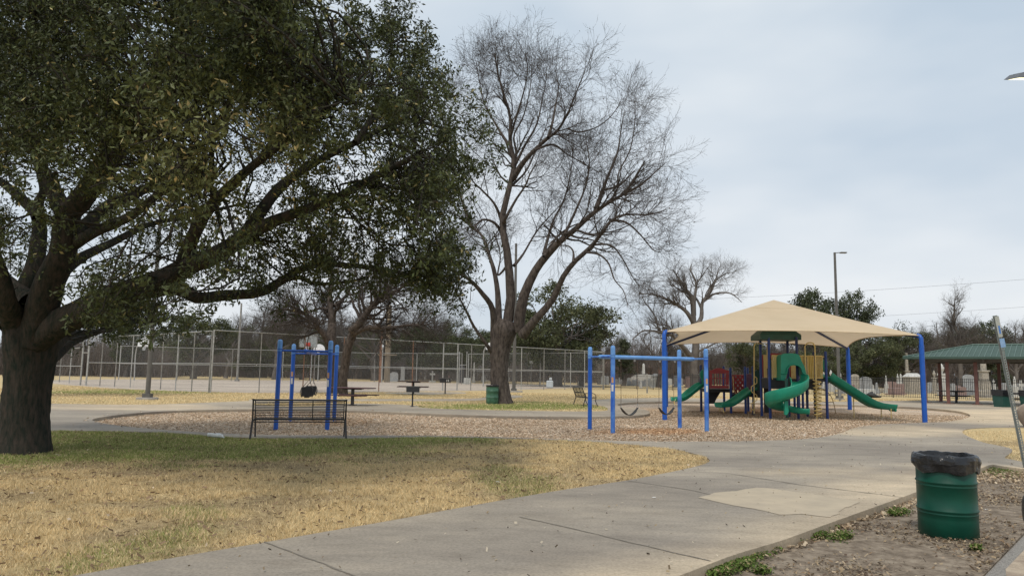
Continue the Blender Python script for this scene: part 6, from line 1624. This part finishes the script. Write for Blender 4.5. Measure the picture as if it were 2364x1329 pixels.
# ================================================================== CEMETERY
mg1 = mat('grey_granite', (.34, .35, .36), (.22, .23, .24), scale=6, rough=.6); mg2 = mat('white_marble', (.58, .58, .56), (.38, .38, .36), scale=5, rough=.6)
mg3 = mat('pink_granite', (.30, .21, .19), (.22, .15, .14), scale=8, rough=.5); mg4 = mat('dark_granite', (.06, .06, .065), (.04, .04, .045), scale=8, rough=.4); mg5 = mat('weathered_limestone', (.40, .37, .32), (.24, .22, .19), scale=6, rough=.8)
def taper(b, z0, z1, w0, w1, d0=None, d1=None):
    d0 = d0 or w0; d1 = d1 or w1
    b.add([(-w0/2, -d0/2, z0), (w0/2, -d0/2, z0), (w0/2, d0/2, z0), (-w0/2, d0/2, z0), (-w1/2, -d1/2, z1), (w1/2, -d1/2, z1), (w1/2, d1/2, z1), (-w1/2, d1/2, z1)], [(3, 2, 1, 0), (0, 1, 5, 4), (1, 2, 6, 5), (2, 3, 7, 6), (3, 0, 4, 7), (4, 5, 6, 7)])
def arch_slab(b, w_, z0, z1, th, rise):
    n = 8; q = [Vector((-w_/2, -th/2, z0)), Vector((w_/2, -th/2, z0))]+[Vector((w_/2*math.cos(math.pi*i/n), -th/2, z1-rise+rise*math.sin(math.pi*i/n))) for i in range(n+1)]
    b.prism(q, (0, th, 0))
def stone(kind, px, D, h, w_, m_, label, group=None, rz=None):
    rz = random.uniform(-.25, .25) if rz is None else rz
    T = thing({'obelisk': 'obelisk_monument', 'urn': 'urn_monument', 'cross': 'cross_monument', 'column': 'column_monument', 'hip': 'tomb_monument', 'angel': 'statue_monument'}.get(kind, 'gravestone'), label, 'gravestone' if kind in ('tablet', 'die', 'slant', 'low') else 'monument', tuple(GD(px, D)), rz, group)
    bb = MB(); bb.box((0, 0, h*.06), (w_*1.25, w_*.6+.2, h*.12)).build('base', m_, T)
    b = MB()
    if kind == 'tablet': arch_slab(b, w_, h*.121, h, .18, w_*.3); b.build('headstone', m_, T)
    elif kind == 'die': b.box((0, 0, h*.56), (w_, .35, h*.878), bev=.03); b.build('headstone', m_, T)
    elif kind == 'low': b.box((0, 0, h*.45), (w_, .5, h*.65), bev=.05); b.build('headstone', m_, T)
    elif kind == 'slant': arch_slab(b, w_, h*.121, h, .4, w_*.12); b.build('headstone', m_, T)
    elif kind == 'obelisk':
        taper(b, h*.121, h*.28, w_*.95, w_*.85); b.build('plinth', m_, T); s = MB(); taper(s, h*.281, h*.93, w_*.6, w_*.38); taper(s, h*.931, h, w_*.37, .01); s.build('shaft', m_, T)
    elif kind == 'urn':
        taper(b, h*.121, h*.62, w_*.85, w_*.75); b.box((0, 0, h*.655), (w_*1.0, w_*1.0, h*.06)); b.build('pedestal', m_, T)
        u = MB(); u.lathe([(w_*.12, h*.69), (w_*.15, h*.72), (w_*.35, h*.80), (w_*.38, h*.86), (w_*.22, h*.90), (w_*.25, h*.92), (w_*.1, h*.96), (0.001, h)], n=12, caps=False); u.build('urn', m_, T)
    elif kind == 'cross': b.box((0, 0, h*.56), (w_*.25, .16, h*.87)).box((0, 0, h*.72), (w_, .155, h*.16)); b.build('cross', m_, T)
    elif kind == 'column':
        taper(b, h*.121, h*.30, w_*1.0, w_*.9); b.box((0, 0, h*.40), (w_*.72, w_*.72, h*.18)); b.box((0, 0, h*.505), (w_*.95, w_*.95, h*.03)); b.build('pedestal', m_, T); s = MB(); s.lathe([(w_*.32, h*.521), (w_*.24, h)], n=14); s.build('shaft', m_, T)
    elif kind == 'hip':
        b.box((0, 0, h*.45), (w_, w_*.6, h*.65)).box((0, 0, h*.80), (w_*1.1, w_*.7, h*.05)); b.build('tomb', m_, T); r_ = MB(); taper(r_, h*.826, h, w_*1.1, w_*.7, w_*.7, w_*.2); r_.build('capstone', mg2, T)
    elif kind == 'angel':
        taper(b, h*.121, h*.5, w_*.9, w_*.8); b.build('pedestal', m_, T); s = MB(); s.lathe([(w_*.32, h*.501), (w_*.28, h*.6), (w_*.2, h*.75), (w_*.26, h*.84), (w_*.1, h*.88), (w_*.13, h*.93), (w_*.1, h*.98), (.001, h)], n=12, caps=False); s.build('statue', m_, T)
    return T
def stone_px(kind, px, top, base, wpx, m_, label, D=None, **k):
    D = D or 1.6*FPX/max(8, base-HZ(px)); h = ZT(px, top, D); return stone(kind, px, D, h, wpx/FPX*D*(.8 if kind in ('low',) else 1), m_, label, **k)
SPX = [('urn', 1917, 853, 88, 9, mg2, 'white urn monument just right of the yellow ladder behind the iron fence'),
    ('die', 1948, 880, 78, 34, mg1, 'wide grey granite headstone behind the straight green slide'),
    ('tablet', 1972, 863, 92, 17, mg5, 'gabled stone monument right of the rear blue canopy post'),
    ('tablet', 1996, 869, 82, 27, mg1, 'large arched grey headstone on a white slab left of the black bundle'),
    ('low', 1997, 893, 74, 38, mg2, 'broad white slab in front of the large arched grey headstone'),
    ('obelisk', 2021, 882, 80, 10, mg1, 'small grey obelisk above the black bundle'),
    ('angel', 2043, 866, 84, 8, mg2, 'slim white statue left of the maroon headstones'),
    ('slant', 2055, 880, 88, 22, mg3, 'reddish granite headstone behind the iron fence left of the tomb'),
    ('low', 2062, 890, 76, 28, mg3, 'wide low pinkish headstone in front of the reddish one'),
    ('angel', 2070, 862, 92, 8, mg2, 'white statue monument left of the broken white shaft'),
    ('obelisk', 2077, 862, 90, 8, mg2, 'white broken shaft beside the statue monument'),
    ('hip', 2104, 861, 82, 33, mg5, 'large tan stone tomb with a white hipped capstone behind the blue corner post'),
    ('column', 2092, 815, 115, 12, mg5, 'tall weathered column rising behind the tan tomb'),
    ('urn', 2154, 854, 86, 9, mg5, 'slim urn column right of the blue corner post'),
    ('urn', 2172, 838, 76, 14, mg2, 'tall ornate white urn monument left of a pavilion column'),
    ('tablet', 2196, 884, 76, 10, mg1, 'narrow upright grey headstone beside the tall white urn monument'),
    ('slant', 2215, 892, 74, 18, mg3, 'pinkish headstone behind the pavilion picnic table'),
    ('tablet', 2232, 864, 84, 24, mg1, 'large domed grey headstone between two pavilion columns'),
    ('column', 2268, 800, 78, 20, mg5, 'massive stone column monument under the pavilion eave'),
    ('low', 2272, 895, 70, 36, mg5, 'wide tan plinth in front of the massive column monument'),
    ('urn', 2290, 874, 84, 6, mg2, 'small white urn stone right of the massive column monument'),
    ('angel', 2338, 868, 74, 12, mg2, 'white statue monument right of the leaning post'),
    ('cross', 2352, 876, 74, 12, mg2, 'white cross monument at the right edge of the cemetery'),
    ('obelisk', 1487, 838, 122, 11, mg2, 'tall pale obelisk above the swing beam on the round mound'),
    ('hip', 1518, 862, 100, 24, mg2, 'white tomb behind the blue canopy post left of the play structure'),
    ('tablet', 1563, 866, 104, 15, mg1, 'arched grey headstone between the belt swings and the red panel'),
    ('slant', 1592, 868, 100, 18, mg3, 'reddish brown headstone left of the wave slide'),
    ('cross', 1507, 868, 96, 8, mg2, 'small white cross beside the blue canopy post'),
    ('angel', 1481, 873, 92, 6, mg2, 'small white statue in front of the round mound'),
    ('obelisk', 1098, 834, 112, 6, mg2, 'slender pale obelisk seen through the court fence left of the centre tree'),
    ('low', 1083, 868, 100, 16, mg2, 'bright white block gravestone seen through the fence left of the centre tree'),
    ('tablet', 1070, 842, 108, 12, mg4, 'dark tall headstone framed by the narrow rear gate'),
    ('cross', 1003, 856, 112, 12, mg2, 'white cross monument seen above the farther maroon table'),
    ('slant', 935, 846, 118, 9, mg1, 'upright grey monument seen through the court fence above the nearer grill'),
    ('angel', 886, 843, 118, 6, mg1, 'slim grey monument seen beside the wooden utility pole'),
    ('tablet', 915, 858, 112, 20, mg1, 'pointed broad grey gravestone left of the farther table')]
for kd, px, top, D, wp, m_, lb in SPX:
    stone(kd, px, D, max(.7, ZT(px, top, D)), wp/FPX*D, m_, lb)
# the many small stones nothing tells apart: five looks, each look sharing a label and a group
LOOK = [('tablet', mg1, 'small upright grey headstone with a rounded top in the cemetery rows', 'rounded grey headstones'), ('die', mg1, 'small squared grey granite headstone in the cemetery rows', 'squared grey headstones'),
        ('die', mg3, 'small pinkish granite headstone in the cemetery rows', 'pinkish headstones'), ('tablet', mg2, 'small upright white marble headstone in the cemetery rows', 'white headstones'),
        ('low', mg5, 'low tan stone block in the cemetery rows', 'low tan grave blocks'), ('obelisk', mg2, 'small white obelisk in the cemetery rows', 'small white obelisks'), ('slant', mg4, 'small dark granite headstone in the cemetery rows', 'dark headstones')]
proto = {}
def fence_D(px): return np.interp(px, [600, 1000, 1500, 2100, 2364], [165, 119, 83, 65, 58])
n = 0
ITEMS = {}
for i in range(190):
    px = random.uniform(1110, 2420) if i < 150 else random.uniform(760, 1110)
    D = fence_D(px)*random.uniform(1.10, 1.75)+3
    if px > 1900: D = max(D, 80)
    k = random.choices(range(7), (5, 5, 3, 4, 2, 1.2, 2))[0]; kd, m_, lb, gr = LOOK[k]; s = random.uniform(.75, 1.25)
    if k not in proto: oo = proto[k] = stone(kd, px, D, {'low': .5, 'obelisk': 2.1}.get(kd, 1.0), {'obelisk': .5}.get(kd, .75), m_, lb, gr)
    else: oo = dup(proto[k], tuple(GD(px, D)), random.uniform(-.3, .3), scale=(s*random.uniform(.8, 1.3), s, s*random.uniform(.8, 1.25)))
    ITEMS.setdefault(k, []).append((px, oo))
SHORT = ['small rounded grey headstone', 'small squared grey headstone', 'small pinkish headstone', 'small white marble headstone', 'low tan grave block', 'small white obelisk', 'small dark headstone']
for k, v in ITEMS.items(): relabel(v, SHORT[k])
# grassy mound with a stone rim below the tall obelisk
rock('burial_mound', 'low round stone mound below the tall pale obelisk', 'mound', tuple(GD(1487, 118)), (2.4, 1.6, 1.5), mg5, 3)
# bird table on a post in the cemetery
T = thing('post_box', 'brown box on a thin post in the cemetery behind the right belt swing', 'box', tuple(GD(1526, 88)))
MB().box((0, 0, 2.0), (.5, .4, .5)).build('box', mat('brown_box', (.12, .06, .05), rough=.7), T); MB().bar((0, 0, 0), (0, 0, 1.74), .08).build('post', m_blackm, T)
# small sign seen through the fence
T = thing('sign', 'small white sign on a pole seen through the court fence right of the centre tree', 'sign', tuple(GD(1229, 92)))
MB().box((0, -.06, ZT(1229, 836, 92)), (.42, .03, .33), bev=.02).build('sign_panel', m_white, T); MB().tube([(0, 0, 0), (0, 0, ZT(1229, 840, 92))], .03, 6).build('post', m_galv, T)
# plastic canisters by the fence
T = thing('water_canister', 'pale square canister standing at the fence behind the mesh bench', 'canister', tuple(GD(1272, 82)))
MB().box((0, 0, .42), (.75, .4, .8), bev=.08).build('body', mat('pale_canister', (.5, .55, .58), rough=.5), T); MB().box((.1, 0, 1.0), (.3, .25, .3), bev=.05).build('lid', mat('pale_canister', (.5, .55, .58)), T)

# ================================================================== HOUSES far behind
mbk = mat('orange_brick', (.34, .19, .13), (.27, .15, .10), scale=3, rough=.9); mrf = mat('brown_shingles', (.25, .17, .14), (.18, .12, .10), scale=3, rough=.9); mgl = mat('dark_glass', (.05, .06, .07), rough=.2)
mwh = mat('cream_siding', (.55, .52, .48), (.45, .43, .4), scale=3, rough=.8)
def house(label, px, D, W, H, wall, rz=.2):
    T = thing('house', label, 'house', tuple(GD(px, D)), rz)
    MB().box((0, 0, H/2), (W, W*.5, H)).build('wall', wall, T)
    b = MB(); w_, d_ = W/2+.4, W*.25+.4; b.add([(-w_, -d_, H), (w_, -d_, H), (w_, d_, H), (-w_, d_, H), (-w_*.7, 0, H+W*.16), (w_*.7, 0, H+W*.16)], [(3, 2, 1, 0), (0, 1, 5, 4), (1, 2, 5), (2, 3, 4, 5), (3, 0, 4)]); b.build('roof', mrf, T)
    for x in (-W*.33, -W*.1, W*.3):
        f = MB(); f.box((x, -W*.25-.03, H*.55), (1.3, .08, 1.3)).build('window', m_white, T)
        pass
    MB().box((W*.12, -W*.25-.03, 1.05), (1.0, .08, 2.1)).build('door', m_brownm, T)
house('orange brick house with a brown roof behind the cemetery trees', 1415, 150, 15, 3.0, mbk)
house('cream house with a brown roof beyond the court at the left', 402, 150, 11, 2.8, mwh, -.1)
house('low brick house behind the court fence near the light pole', 455, 165, 14, 2.8, mbk, .1)
